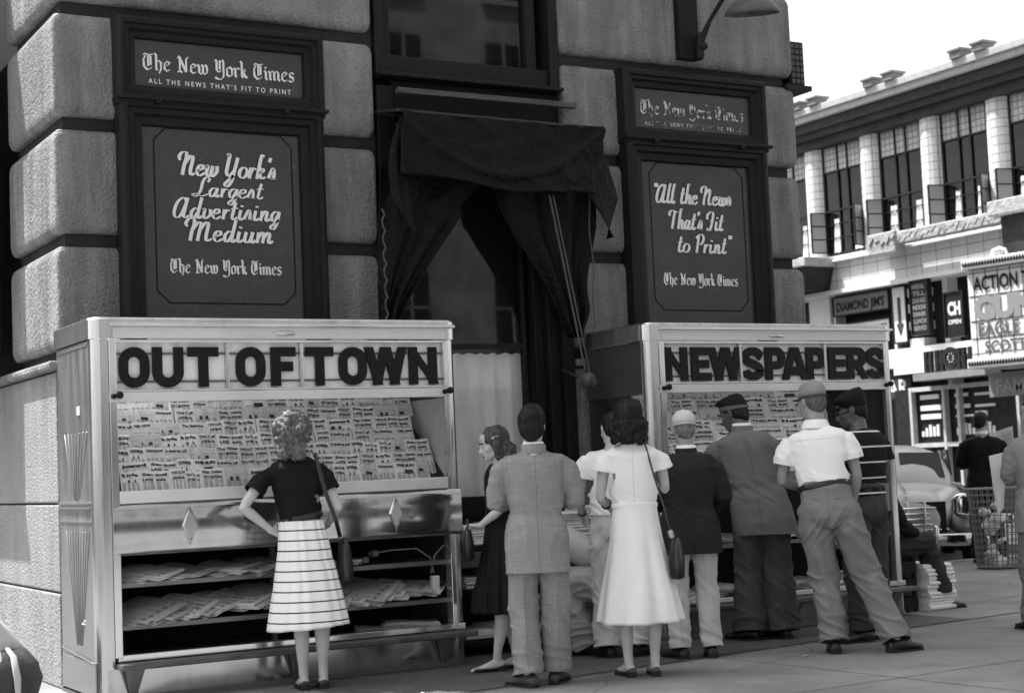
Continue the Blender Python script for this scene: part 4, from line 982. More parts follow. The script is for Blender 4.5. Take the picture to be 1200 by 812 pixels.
        for S in 'LR':
            s, e, wv = f.arm_pts(S)
            inn = (J['nkB']-s); inn.z = 0; inn = inn.normalized()*.035*k
            if sleeve >= .95:
                dv = (wv-e).normalized()
                inn = inn*1.3; pts = [s+inn+Vector((0,0,-.052))*k, s+Vector((0,0,-.054))*k, s.lerp(e,.25), s.lerp(e,.6), e.lerp(s,.12), e, e.lerp(wv,.2), e.lerp(wv,.6), wv, wv+dv*.02*k]
                rad = [sr[0]*.66*k, sr[0]*k*.84, sr[0]*k*1.02, sr[0]*k*1.02, sr[1]*k*1.02, sr[1]*k, sr[1]*k*.98, sr[2]*k, sr[3]*k, sr[3]*k]
                cuts.append((wv, dv, .085*k))
            else:
                q = s.lerp(e, sleeve); dv = (e-s).normalized(); pts = [s+inn+Vector((0,0,-.045))*k, s+Vector((0,0,-.046))*k, s.lerp(e, sleeve*.5), q, q+dv*.02*k]; rad = [sr[0]*.70*k, sr[0]*.86*k, sr[0]*k*1.03, sr[1]*k*1.05, sr[1]*k*1.07]
                cuts.append((q, dv + Vector((0,0,.0)), .115*k))
            mb.limb(pts, rad, 18)
        if hemcut:
            pz = J['pel'].copy(); pz.z = hem*k; cuts.append((pz, (0,-.05,-1), .26*k))
        els = [J['elL'], J['elR']]; shs = [J['shL'], J['shR']]
        def disp(x, y, z):
            p = Vector((x, y, z)); d = .0040*noise.noise((x*9+seed, y*9, z*2.8)) + +.0050*ridge((x*8+z*4+seed, y*8, z*3.5+seed))
            for e, s in zip(els, shs):
                r = (p-e).length/k
                if r < .2: d += .0120*ridge((x*6+seed, y*6-z*6, z*19+y*10))*exp(-(r/.10)**2)
                r2_ = (p-s.lerp(e,.3)).length/k
                if r2_ < .24: d += .0090*ridge((x*9+z*6, y*9+seed, z*9))*exp(-(r2_/.13)**2)
            zz = z/k - 1.07
            if abs(x) < .24*k: d += .0085*ridge((x*4+seed, y*4, z*15+x*9))*exp(-(zz/.11)**2)
            d += .0012*noise.noise((x*60, y*60, z*60))
            return d*folds*k
        o = finish_mesh(mb, voxel, it, nm, m, f.o, disp, cuts=cuts)
        if collar:
            kind, cm = collar; mb = MB(); c0 = J['nkB'] + Vector((0,0,.012))*k
            yw = f.HM.to_3x3() @ Vector((0,1,0)); n = 22
            if kind == 'suit': R = [(.080,.078,-.030,.0), (.079,.076,.018,-.004), (.070,.067,.028,-.004), (.068,.065,.0,0), (.075,.07,-.03,0)]
            elif kind == 'shirt': R = [(.071,.068,.0,0), (.068,.064,.034,-.006), (.060,.056,.040,-.006), (.056,.053,.0,0)]
            elif kind == 'polo': R = [(.098,.092,-.022,-.004), (.084,.080,.010,-.004), (.072,.068,.034,-.006), (.063,.060,.036,-.006), (.062,.058,.0,0)]
            else: R = [(.076,.072,-.012,0), (.070,.067,.010,-.002), (.060,.058,.010,-.002), (.058,.056,-.012,0)]
            rings = [[c0 + Vector((rx*cos(2*pi*i/n), ry*sin(2*pi*i/n)+dy, z - .028*max(0, sin(2*pi*i/n))))*k for i in range(n)] for rx, ry, z, dy in R]
            mb.loft(rings, caps=False); q = mb.build('collar', cm, f.o, smooth=True)
        return o
    def skirt(f, m, zt, zb, rt_, rb_, pleats=16, amp=.05, top_amp=.01, nm='skirt', seed=0, depth=.82, hemtilt=0., flounce=None, sharp=1.):
        J = f.J; k = f.k; mb = MB(); nu, nv = 160, 40; xs, xp = f.spine(); rings = []
        for v in range(nv+1):
            t = v/nv; z = lerp(zt, zb, t); c = J['waist'].lerp(J['pel'], min(1, t*2)); c = Vector((c.x, c.y, 0))
            hipb = .5-.5*cos(min(1, t/.35)*pi)
            base = rt_ + (max(.168, rt_+.025)-rt_)*hipb*(1 if t < .35 else 1); base = max(base, 0)
            if t > .35: base = lerp(max(.168, rt_+.025), rb_, ((t-.35)/.65)**.9)
            if flounce and z < flounce: base += .035*(1-exp(-(flounce-z)/.04))
            ring = []
            for i in range(nu):
                a = 2*pi*i/nu; ph = pleats*a + 1.8*noise.noise((cos(a)*1.6+seed, sin(a)*1.6, t*.7)) + .5*noise.noise((cos(a)*4, sin(a)*4+seed, 0))
                w_ = sin(ph); w_ = math.copysign(abs(w_)**sharp, w_)
                am = lerp(top_amp, amp, smoothstep(.05, .9, t)) * (1+.5*noise.noise((cos(a)*2, sin(a)*2, seed+3)))
                if flounce and z < flounce: am *= 1.25
                r = base*(1 + am*w_)*(1+.02*noise.noise((cos(a)*1.2, sin(a)*1.2, t*2+seed)))
                ring.append(c + Vector((r*cos(a), r*sin(a)*lerp(.78, depth, t), z + hemtilt*cos(a)*t + .008*noise.noise((cos(a)*2+seed, sin(a)*2, 5))*t))*1 if False else
                            Vector((c.x + r*k*cos(a), c.y + r*k*sin(a)*lerp(.78, depth, t) - .01*k, (z + (hemtilt*cos(a) + .008*noise.noise((cos(a)*2+seed, sin(a)*2, 5)))*t)*k)))
            rings.append(ring)
        inner = [[Vector((lerp(p.x, sum(q.x for q in rg)/nu, .03), lerp(p.y, sum(q.y for q in rg)/nu, .03), p.z+.004)) for p in rg] for rg in (rings[-1], rings[-6], rings[8], rings[0])]
        mb.loft(rings + inner, caps=False); return mb.build(nm, m, f.o, smooth=True)
    def shoes(f, m, kind='oxford'):
        J = f.J; k = f.k; sole = mat('shoe sole', .03, .7)
        for S in 'LR':
            an = J['an'+S]; fa = radians(f.feet[0 if S == 'L' else 1]); fd = getattr(f, 'footdir', {}).get(S)
            yv = Vector(fd).normalized() if fd else Vector((-sin(fa), cos(fa), 0))
            xv = yv.cross(Vector((0,0,1))).normalized(); zv = xv.cross(yv).normalized()
            base = an - zv*.085*k
            P = lambda x, y, z: base + (xv*x + yv*y + zv*z)*k
            mb = MB()
            if kind == 'oxford':
                st = [(-.070,.020,.05,.012), (-.066,.032,.075,.008), (-.045,.037,.088,.004), (0,.038,.100,.004), (.04,.041,.094,.006), (.09,.047,.072,.010), (.14,.049,.056,.010), (.175,.044,.048,.012), (.198,.030,.038,.016), (.206,.012,.028,.018)]
            else:
                st = [(-.062,.018,.045,.020), (-.056,.027,.060,.018), (-.035,.030,.060,.018), (0,.031,.040,.018), (.05,.036,.034,.010), (.10,.041,.040,.008), (.14,.039,.040,.008), (.17,.030,.034,.010), (.19,.015,.024,.012)]
            rings = []
            for y, wd, h, b in st:
                ring = []
                for i in range(16):
                    a = 2*pi*i/16; ca, sa = cos(a), sin(a)
                    zz = (b + (h-b)*(.45 + .55*sa)) if sa > 0 else b + (h-b)*.45*(1+sa*1.0)
                    wx = wd*math.copysign(abs(ca)**.75, ca) * (1 - .25*max(0, sa)**2 if kind == 'oxford' else 1)
                    ring.append(P(wx, y, zz))
                rings.append(ring)
            mb.loft(rings); sh = mb.build('shoe', m, f.o, smooth=True)
            mb = MB(); sp = [(-.072,.0), (-.066,.030), (-.04,.038), (.0,.036), (.05,.040), (.1,.049), (.15,.051), (.185,.044), (.208,.022), (.212,.0)]
            if kind != 'oxford': sp = [(y*.92, x*.82) for y, x in sp]
            L = [(x, y) for y, x in sp] + [(-x, y) for y, x in reversed(sp[1:-1])]
            z1 = .013 if kind == 'oxford' else .010
            mb.loft([[P(x, y, 0) for x, y in L], [P(x, y, z1) for x, y in L]]); mb.build('sole', sole, sh)
            mb = MB(); hh = .024 if kind == 'oxford' else .034
            L = [(x, y) for x, y in L if y < .005] ; L = [(x, y) for x, y in L]
            if len(L) >= 3:
                mb.loft([[P(x*.9, y, -.002) for x, y in L], [P(x, y, hh) for x, y in L]]); mb.build('heel', sole, sh)
            if kind == 'oxford':
                mb = MB()
                for q in range(4): mb.limb([P(-.018, .055+.018*q, .094-.009*q), P(0, .06+.018*q, .101-.0085*q), P(.018, .055+.018*q, .094-.009*q)], [.003*k]*3, 6)
                mb.build('laces', leather_k, sh)
    def hair(f, m, kind):
        HM = f.HM; T = lambda p: HM @ Vector(p); R3 = HM.to_3x3(); k = f.k; mb = MB(); rnd = random.Random(len(f.label))
        E = lambda c, r: mb.ell(T(c), r, R3, 14, 10)
        hs = {'curly': 1.20, 'wavy': 1.08, 'full': 1.03}.get(kind, 1.0)
        E0 = E; E = lambda c, r: E0(Vector(c)*hs + Vector((0,-.004,-.004)), Vector(r)*hs)
        if kind == 'short':
            E((0,-.022,.045), (.083,.100,.094)); E((0,-.045,.0), (.076,.072,.075)); E((0,.03,.105), (.060,.055,.032)); E((0,-.075,-.035), (.052,.03,.045))
            d = lambda x, y, z: .004*noise.noise((x*40, y*40, z*22)) + .0025*noise.noise((x*110, y*110, z*50))
        elif kind == 'cropped':
            E((0,-.022,.042), (.0785,.097,.090)); E((0,-.05,.0), (.072,.064,.072)); E((0,-.075,-.03), (.050,.028,.04))
            d = lambda x, y, z: .002*noise.noise((x*60, y*60, z*40))
        elif kind == 'full':
            E((0,-.025,.05), (.088,.102,.096)); E((0,-.05,.0), (.082,.075,.085)); E((.01,.035,.112), (.066,.055,.038)); E((0,-.08,-.045), (.056,.032,.05)); E((-.03,.05,.115), (.04,.045,.03))
            for i in range(26):
                a = rnd.uniform(0, 2*pi); q = rnd.uniform(.2, 1); E((.075*q*cos(a), -.0+.08*q*sin(a), .05+.085*sqrt(max(0, 1-q*q))+.01), (.02,.024,.017))
            d = lambda x, y, z: .005*noise.noise((x*38, y*38, z*25)) + .003*noise.noise((x*100, y*100, z*60))
        elif kind == 'curly':
            E((0,-.025,.045), (.090,.104,.100)); E((0,-.05,-.02), (.078,.072,.085))
            for i in range(120):
                u = rnd.uniform(-.65, 1); a = rnd.uniform(0, 2*pi); q = sqrt(1-u*u)
                y = -.03 + .108*q*sin(a); 
                if y > .055 and u < .35: continue
                r = rnd.uniform(.014, .024); E((.094*q*cos(a), y, .030+.108*u), (r, r, r*.8))
            for i in range(46):
                E((rnd.uniform(-.065,.065), rnd.uniform(-.105,-.06), rnd.uniform(-.13,-.04)), (.017,.017,.022))
            d = lambda x, y, z: .006*noise.noise((x*45, y*45, z*45)) + .004*noise.noise((x*90, y*90, z*90))
        elif kind == 'wavy':
            E((0,-.025,.045), (.092,.104,.098)); E((0,-.055,-.03), (.090,.072,.095)); E((0,-.065,-.10), (.098,.060,.055))
            for i in range(90):
                a = rnd.uniform(pi*1.0, pi*2.0) if rnd.random() < .8 else rnd.uniform(0, 2*pi); z = rnd.uniform(-.145, -.02); q = 1+.1*rnd.random()
                if sin(a) > .3: continue
                r = rnd.uniform(.016,.028); E((.094*q*cos(a), -.045+.075*q*sin(a), z), (r, r, r*.8))
            for s in (-1, 1):
                for z in (0,-.03,-.06,-.09): E((s*.085, -.0-.01*abs(z)*10, z), (.022,.035,.026))
            d = lambda x, y, z: .006*noise.noise((x*25, y*25, z*45)) + .003*noise.noise((x*80, y*80, z*60))
        o = finish_mesh(mb, .0075, 3, 'hair', m, f.o, lambda x, y, z: d(x, y, z)*1.0, fac=.45)
        f.strands(o, m, *{'curly': (1500, .05, .0017, .9, .007), 'wavy': (1300, .07, .0016, .45, .005), 'full': (900, .05, .0014, .25, .004)}.get(kind, (500, .03, .0011, .15, .002)))
        return o
    def strands(f, hair_o, m, n=650, L=.05, wid=.0016, curl=.3, lift=.004):
        """fine locks lying over the hair mass"""
        from mathutils.bvhtree import BVHTree
        me = hair_o.data; bv = BVHTree.FromPolygons([v.co.copy() for v in me.vertices], [tuple(p.vertices) for p in me.polygons])
        rnd = random.Random(len(f.label)*3+1); mb = MB(); P = me.polygons
        for i in range(n):
            p = P[rnd.randrange(len(P))].center.copy(); pts = []; seed = rnd.uniform(0, 50)
            for j in range(7):
                co, no, _, _ = bv.find_nearest(p)
                if co is None: break
                pts.append((co + no*lift*(1-.5*abs(j-3)/3)*rnd.uniform(.7,1.3), no))
                d = Vector((0,-.35,-1)); d = d - no*d.dot(no); d = d.normalized() if d.length > .05 else Vector((rnd.uniform(-1,1), -1, 0)).normalized()
                q = noise.noise_vector(co*28 + Vector((seed*.02,0,0))); d = (d + q*curl*3).normalized(); p = co + d*L/6
            if len(pts) < 3: continue
            mb.mi = 0 if rnd.random() < .6 else 1; w_ = wid*rnd.uniform(.6,1.5); prev = None
            for j, (c, no) in enumerate(pts):
                t = (pts[min(j+1, len(pts)-1)][0] - pts[max(0, j-1)][0]); s_ = t.cross(no)
                s_ = s_.normalized()*w_*sin(pi*(j+.6)/(len(pts)+.2)) if s_.length > 1e-9 else Vector((w_,0,0))
                cur = (mb.bm.verts.new(c+s_), mb.bm.verts.new(c-s_))
                if prev: mb._f((prev[0], prev[1], cur[1], cur[0]))
                prev = cur
        g = m.node_tree.nodes['Principled BSDF'].inputs['Base Color'].default_value[0]
        a = mat('%s lock' % m.name, g*1.7+.004, .6, spec=.18); b = mat('%s shade lock' % m.name, g*.55, .5, spec=.2)  # lighter and darker hair tones, picked at random per lock
        mb.build('hair_locks', [a, b], hair_o, smooth=True, recalc=False)
    def seam(f, garment, pts, wid, m, name='seam', frm=(0,-1,0)):
        """narrow stitched line laid on a garment, found by casting from outside"""
        from mathutils.bvhtree import BVHTree
        me = garment.data
        bv = getattr(f, '_bv', {}).get(garment.name) or BVHTree.FromPolygons([v.co.copy() for v in me.vertices], [tuple(p.vertices) for p in me.polygons])
        if not hasattr(f, '_bv'): f._bv = {}
        f._bv[garment.name] = bv
        frm = Vector(frm).normalized(); k = f.k; mb = MB(); prev = None; P = [Vector(p)*k for p in pts]; Q = []
        for a, b in zip(P, P[1:]):
            n_ = max(2, int((b-a).length/.012))
            Q += [a.lerp(b, i/n_) for i in range(n_)]
        Q.append(P[-1])
        for i, p in enumerate(Q):
            hit, no, _, _ = bv.ray_cast(p + frm*.6, -frm)
            if hit is None: prev = None; continue
            t = (Q[min(i+1, len(Q)-1)] - Q[max(0, i-1)]).normalized(); s_ = t.cross(no)
            if s_.length < 1e-6: prev = None; continue
            s_ = s_.normalized()*wid*.5; c = hit + no*.0012; cur = (mb.bm.verts.new(c+s_), mb.bm.verts.new(c-s_))
            if prev and (prev[2]-c).length < .05: mb._f((prev[0], prev[1], cur[1], cur[0]))
            prev = (*cur, c)
        if len(mb.bm.faces): mb.build(name, m, garment, recalc=False)
        else: mb.bm.free()
    def cap(f, m, kind, m2=None):
        HM = f.HM; T = lambda p: HM @ Vector(p); n = 26
        def rg(z, rx, ry, cy=-.02, tilt=0.): return [T((rx*cos(2*pi*i/n), cy + ry*sin(2*pi*i/n), z + tilt*sin(2*pi*i/n))) for i in range(n)]
        mb = MB()
        if kind == 'baseball':
            mb.loft([rg(.045,.084,.104), rg(.075,.086,.106), rg(.105,.082,.100), rg(.13,.068,.084), rg(.147,.046,.056), rg(.154,.018,.022)]); o = mb.build('cap', m, f.o, smooth=True)
            mb = MB(); mb.loft([rg(.034,.0845,.1045), rg(.050,.0865,.1065), rg(.051,.07,.09), rg(.034,.07,.09)], caps=False); mb.build('cap_band', m2 or m, o, smooth=True)
            mb = MB(); mb.loft([[T((.078*cos(a), .03+.125*sin(a)*1.0, .045-.012*abs(cos(a))**.5+dz)) for a in [pi*i/14 for i in range(15)]] for dz in (0,.006)]); mb.build('visor', m2 or m, o, smooth=True)
            mb = MB(); mb.ell(T((0,-.02,.156)), (.007,.007,.005)); mb.build('cap_button', m, o, smooth=True)
        elif kind == 'garrison':
            mb.loft([rg(.030,.083,.102,-.02,.022), rg(.065,.086,.110,-.018,.030), rg(.092,.084,.118,-.006,.022), rg(.118,.068,.112,-.004,.010), rg(.136,.040,.085,-.008,.002), rg(.142,.010,.04,-.01,0)]); o = mb.build('cap', m, f.o, smooth=True)
            mb = MB(); mb.loft([rg(.028,.0845,.1035,-.02,.022), rg(.058,.088,.1095,-.018,.030), rg(.060,.075,.09,-.018,.03), rg(.03,.07,.09,-.02,.022)], caps=False); mb.build('cap_band', m2 or m, o, smooth=True)
        elif kind == 'flat':
            mb.loft([rg(.028,.084,.104,-.02,.015), rg(.050,.090,.112,-.018,.018), rg(.085,.102,.128,-.006,.008), rg(.112,.098,.126,-.006,-.008), rg(.135,.072,.098,-.012,-.018), rg(.146,.03,.04,-.02,-.01)]); o = mb.build('cap', m, f.o, smooth=True)
            mb = MB(); mb.loft([[T((.072*cos(a), .045+.098*sin(a), .060-.016*abs(cos(a))+dz-.018*sin(a))) for a in [pi*i/14 for i in range(15)]] for dz in (0,.009)]); mb.build('visor', m2 or m, o, smooth=True)
        elif kind == 'halo':
            mb.loft([rg(.02,.092,.110,-.03,.05), rg(.075,.098,.116,-.03,.06), rg(.115,.088,.104,-.03,.05), rg(.118,.075,.09,-.03,.05), rg(.06,.08,.095,-.03,.05)], caps=False); o = mb.build('hat', m, f.o, smooth=True)
        return o
def figure(label, H, xy, deg, hands=None, footdir=None, **kw):
    f = Fig.__new__(Fig); f.H_ = hands or {}
    if footdir: f.footdir = footdir
    Fig.__init__(f, label, H, xy, deg, **kw); return f

# ---- cloths
tweed = weave(mat('light tweed', .22, .9, var=.05, vscale=8, bump=.25, bscale=240), 330, .20)
tweed_t = weave(mat('light tweed trousers', .205, .9, var=.06, vscale=8, bump=.25, bscale=240), 330, .20)
jersey_k = mat('black jersey', .008, .75, var=.25, vscale=12, bump=.15, bscale=200)
white_c = mat('white cotton', .80, .8, var=.03, vscale=8, bump=.1, bscale=200)
white_d = mat('white dress cotton', .74, .8, var=.03, vscale=8, bump=.1, bscale=200)
dark_c = mat('dark dress', .010, .8, var=.3, vscale=8, bump=.15, bscale=160)
char_j = mat('charcoal jacket', .024, .85, var=.15, vscale=8, bump=.2, bscale=220)
grey_j = mat('mid grey jacket', .15, .85, var=.07, vscale=8, bump=.2, bscale=220)
grey_t = mat('dark grey trousers', .065, .85, var=.1, vscale=8, bump=.2, bscale=220)
khaki = mat('pale khaki', .52, .85, var=.06, vscale=8, bump=.15, bscale=200)
khaki_d = mat('mid khaki', .19, .8, var=.08, vscale=8, bump=.15, bscale=200)
slate_t = mat('slate trousers', .055, .8, var=.1, vscale=8, bump=.15, bscale=200)
black_c = mat('black cloth', .010, .8, var=.2, vscale=8)
light_c = mat('off white shirt', .60, .8, var=.05, vscale=8)

# ---- 1 woman, striped skirt
P1 = figure('woman with curly light hair and white skirt ringed by thin dark lines, hand on hip', 1.71, (2.02,-1.24), -16, female=True, feet=(3,-3), head=(-6,4,0),
    J=dict(pel=(-.02,0,.93), waist=(-.045,0,1.07), chest=(-.06,-.01,1.28), nkB=(-.075,-.015,1.47), shL=(-.228,-.01,1.395), shR=(.080,-.01,1.42), elL=(-.415,-.10,1.16), wrL=(-.235,-.01,1.005), elR=(.185,-.06,1.135), wrR=(.14,.14,1.02),
           anL=(-.062,-.02,.085), knL=(-.068,.02,.49), anR=(.062,-.02,.085), knR=(.066,.02,.49), hipL=(-.10,0,.9), hipR=(.06,0,.9), head=(-.085,.015,1.598)),
    hands={'L': ((.75,.45,-.25), .5, (0,-1,.25)), 'R': ((-.3,.9,-.1), .7, (.6,0,.5))}, vox=.0065)
P1.hair(hair_l, 'curly')
P1s = P1.top('blouse', jersey_k, hem=1.07, sleeve=.62, w=.84, wst=.80, shoulder=.86, sr=(.056,.060,.05,.05), folds=.8, seed=2, neck=(.066,.06), voxel=.010)
P1.skirt(band_mat('lined skirt cotton', .80, .05, .062, .0085, 'Z', .02), 1.055, .385, .142, .262, pleats=15, amp=.020, top_amp=.03, seed=1, depth=.74, hemtilt=.012)
P1.belt(leather_k, 1.075, .139, .107, .104)
P1.shoes(leather_k, 'pump')
# shoulder bag
bag = thing('shoulder_bag', 'black leather shoulder bag hanging at the hip of the woman in the lined skirt', 'bag', P1.o.location, radians(-16))
mb = MB(); mb.limb([(.055,.04,1.43),(.053,-.03,1.445),(.062,-.095,1.37),(.105,-.13,1.18),(.165,-.07,1.02),(.20,.03,.92)], [(.004,.013)]*6, 8, ref=(0,1,0)); mb.build('strap', leather_k, bag)
mb = MB(); c = Vector((.225,.05,.78))
rings = [[c + Vector((rx*cos(a), ry*sin(a), z)) for a in [2*pi*i/20 for i in range(20)]] for z, rx, ry in ((-.14,.035,.10), (-.13,.05,.125), (-.05,.055,.125), (.06,.04,.09), (.12,.022,.05), (.135,.01,.02))]
mb.loft(rings); mb.build('bag_body', leather_k, bag, smooth=True)

# ---- 2 woman, dark dress, seen in profile
P2 = figure('woman in dark flounced dress turned left with a clip in her wavy hair', 1.58, (3.29,-1.40), 66, female=True, feet=(6,-14), head=(8,12,0),
    J=dict(shL=(-.15,0,1.41), shR=(.15,0,1.41), elL=(-.20,.02,1.14), wrL=(-.12,.15,1.04), elR=(.20,.0,1.14), wrR=(.16,.02,.90), anL=(-.07,.06,.085), anR=(.07,-.10,.085), knR=(.08,0,.49)),
    hands={'L': ((.2,.8,.1), .9, (0,-.2,1)), }, vox=.0065)
P2.hair(hair_m, 'wavy')
P2.top('bodice', dark_c, hem=1.07, sleeve=.5, w=.84, wst=.80, shoulder=.84, sr=(.056,.058,.05,.05), seed=5, neck=(.075,.07), voxel=.010)
P2.skirt(dark_c, 1.085, .42, .140, .245, pleats=14, amp=.05, top_amp=.01, seed=4, flounce=.66)
P2.shoes(leather_k, 'pump')
mb = MB(); mb.loft([[P2.HM @ Vector((-.090-.006*q, -.01+.03*cos(a)*s_, .055+.010*sin(a)*s_)) for a in [2*pi*i/14 for i in range(14)]] for q, s_ in ((0,1),(1,1),(1,.6),(0,.6))], caps=False); mb.build('hair_clip', mat('pale clip', .7, .3), P2.o)
pu = thing('handbag', 'dark handbag held against the front of the woman in the flounced dress', 'bag', P2.o.location, radians(66))
mb = MB(); c = Vector((-.06,.22,.84)); mb.loft([[c + Vector((rx*cos(a), ry*sin(a), z)) for a in [2*pi*i/18 for i in range(18)]] for z, rx, ry in ((-.12,.09,.02), (-.11,.13,.045), (.0,.13,.045), (.07,.11,.03), (.08,.09,.015))]); mb.build('bag_body', leather_k, pu, smooth=True)
mb = MB(); mb.limb([c+Vector((-.07,0,.07)), c+Vector((-.05,-.01,.14)), c+Vector((.05,-.01,.14)), c+Vector((.07,0,.07))], [.007]*4, 8); mb.build('bag_handle', leather_k, pu)

# ---- 3 man, tweed suit
P3 = figure('man with dark hair in light tweed suit seen from behind, left of the white dress', 1.67, (3.10,-2.20), -27, feet=(38,-22), head=(-8,4,0),
    J=dict(elL=(-.255,.02,1.16), wrL=(-.10,.22,1.14), elR=(.255,.02,1.16), wrR=(.10,.22,1.15), anL=(-.095,-.07,.085), knL=(-.105,0,.49), anR=(.085,.05,.085), shL=(-.195,-.01,1.42), shR=(.195,-.01,1.42)))
P3.hair(hair_d, 'full')
P3j = P3.top('jacket', tweed, hem=.70, shoulder=1.08, w=1.0, wst=.98, hemw=.96, seed=1, collar=('suit', tweed), it=5)
mb = MB(); P3b = MB(); c0 = P3.J['nkB'] + Vector((0,0,.018))
mb.loft([[c0 + Vector((rx*cos(2*pi*i/22), rx*.96*sin(2*pi*i/22)-.004, z-.02*max(0, sin(2*pi*i/22))))*1 for i in range(22)] for rx, z in ((.064,0),(.063,.030),(.057,.034),(.056,0))], caps=False); mb.build('shirt_collar', white_c, P3.o, smooth=True)
P3t = P3.trousers(tweed_t, r=(.108,.098,.096,.106), seed=3); P3.shoes(leather_b)

# ---- 4 crouching man
P4 = figure('man squatting in light shirt and pale trousers between tweed suit and white dress', 1.72, (4.10,-1.02), 58, feet=(8,-8), head=(0,20,0),
    J=dict(pel=(0,-.30,.50), waist=(0,-.16,.66), chest=(0,.06,.78), nkB=(0,.24,.88), head=(0,.38,.98), shL=(-.18,.19,.85), shR=(.18,.19,.85), elL=(-.22,.34,.60), wrL=(-.14,.56,.50), elR=(.22,.34,.60), wrR=(.14,.56,.50),
           hipL=(-.10,-.30,.50), hipR=(.10,-.30,.50), knL=(-.15,.16,.52), knR=(.15,.18,.34), anL=(-.12,-.06,.085), anR=(.12,-.20,.12)))
P4.hair(hair_d, 'short')
P4.top('shirt', light_c, hem=1.08, sleeve=1., seed=8, wst=1.05); P4.trousers(mat('pale work trousers', .38, .85, var=.1), r=(.118,.108,.098,.10), folds=1.8, seed=9); P4.belt(leather_k, 1.05, .178, .128, .135); P4.shoes(leather_k)

# ---- 5 man in white shirt beyond the white dress
P5 = figure('man in loose white shirt and light trousers half hidden behind the white dress', 1.66, (4.20,-1.40), -30, feet=(30,-60), head=(20,10,0), skin=skin_l,
    J=dict(elL=(-.25,.0,1.15), wrL=(-.23,.20,1.02), elR=(.25,.02,1.15), wrR=(.17,.24,1.1), anL=(-.10,-.02,.085), shL=(-.19,-.01,1.43)))
P5.hair(hair_d, 'short'); P5.top('shirt', white_c, hem=1.0, sleeve=.55, seed=11, sr=(.068,.074,.06,.06), w=1.04, wst=1.06); P5.trousers(khaki, seed=12, r=(.108,.10,.10,.112)); P5.shoes(leather_k)
mb = MB(); e, wv = P5.J['elL'], P5.J['wrL']; p = e.lerp(wv, .9); mb.limb([p, p+(wv-e).normalized()*.018], [.031,.031], 12, caps=False); mb.build('watch_strap', leather_k, P5.o)

# ---- 6 woman, white dress
P6 = figure('woman in plain white dress with dark wavy hair and dark hat, seen from behind', 1.70, (3.75,-2.30), -33, female=True, feet=(22,6), head=(-4,6,0),
    J=dict(shL=(-.165,-.01,1.41), shR=(.165,-.01,1.41), elL=(-.215,.0,1.13), wrL=(-.15,.22,1.05), elR=(.205,.05,1.16), wrR=(.13,.15,1.34), anL=(-.082,-.03,.085), anR=(.082,-.02,.085), head=(-.01,.015,1.61)),
    hands={'R': ((-.5,.3,.6), 1.1, (.2,.8,.2))})
P6.hair(hair_d, 'wavy'); P6.cap(mat('dark felt', .012, .8, var=.2), 'halo')
P6s = P6.top('bodice', white_d, hem=1.06, sleeve=.42, w=.88, wst=.84, shoulder=.92, sr=(.058,.074,.05,.05), folds=.7, seed=14, neck=(.070,.066), voxel=.010)
P6.skirt(white_d, 1.075, .335, .142, .268, pleats=7, amp=.085, top_amp=.008, seed=7, depth=.80, sharp=.8)
P6.belt(white_d, 1.07, .144, .112, .11); P6.shoes(leather_b, 'pump')
mb = MB(); e, wv = P6.J['elL'], P6.J['wrL']; p = e.lerp(wv, .55); mb.limb([p, p+(wv-e).normalized()*.012], [.036,.036], 12, caps=False); mb.build('bracelet', leather_k, P6.o)
bag = thing('shoulder_bag', 'dark bag with a brass ring on a long strap, hanging beside the white dress', 'bag', P6.o.location, radians(-33))
mb = MB(); mb.limb([(.075,.06,1.40),(.078,-.02,1.435),(.090,-.085,1.38),(.125,-.132,1.22),(.18,-.125,1.02),(.215,-.06,.86)], [(.004,.012)]*6, 8, ref=(1,.4,0)); mb.build('strap', leather_k, bag)
mb = MB(); mb.limb([(.212,-.065,.87),(.22,-.06,.84)], [.018,.018], 10); mb.build('ring', metal_s, bag)
mb = MB(); c = Vector((.245,-.0,.70)); mb.loft([[c + Vector((rx*cos(a), ry*sin(a), z)) for a in [2*pi*i/20 for i in range(20)]] for z, rx, ry in ((-.12,.03,.08), (-.11,.045,.115), (.0,.05,.12), (.09,.035,.10), (.13,.02,.06))]); mb.build('bag_body', leather_k, bag, smooth=True)

# ---- 7 man, pale cap, charcoal jacket
P7 = figure('man in pale cap, charcoal jacket and very light trousers, seen from behind', 1.62, (4.49,-1.85), -28, feet=(28,-2), head=(2,8,0), skin=skin_m,
    J=dict(elL=(-.235,.02,1.15), wrL=(-.16,.25,1.08), elR=(.255,.0,1.15), wrR=(.20,.22,1.04), anL=(-.115,-.02,.085), anR=(.115,.0,.085), knL=(-.11,.02,.49), head=(0,.05,1.62), nkB=(0,.0,1.46)))
P7.hair(mat('grey hair', .16, .6, var=.3, vscale=30), 'cropped'); P7.cap(mat('pale cap cloth', .55, .8, var=.06), 'baseball', mat('cap band', .40, .8))
P7j = P7.top('jacket', char_j, hem=.735, shoulder=1.1, w=1.06, wst=1.08, hemw=1.06, seed=16, collar=('suit', char_j))
mb = MB(); c0 = P7.J['nkB'] + Vector((0,0,.020)); mb.loft([[c0 + Vector((rx*cos(2*pi*i/22), rx*.96*sin(2*pi*i/22)-.006, z-.02*max(0, sin(2*pi*i/22)))) for i in range(22)] for rx, z in ((.068,0),(.066,.030),(.058,.034),(.057,0))], caps=False); mb.build('shirt_collar', white_c, P7.o, smooth=True)
P7t = P7.trousers(khaki, r=(.102,.088,.080,.083), seed=17); P7.shoes(leather_k)
mb = MB(); mb.limb([P7.HM @ Vector((.082,-.02,.012)), P7.HM @ Vector((.08,.04,.016)), P7.HM @ Vector((.065,.09,.014))], [.004]*3, 6); mb.build('spectacle_arm', leather_k, P7.o)

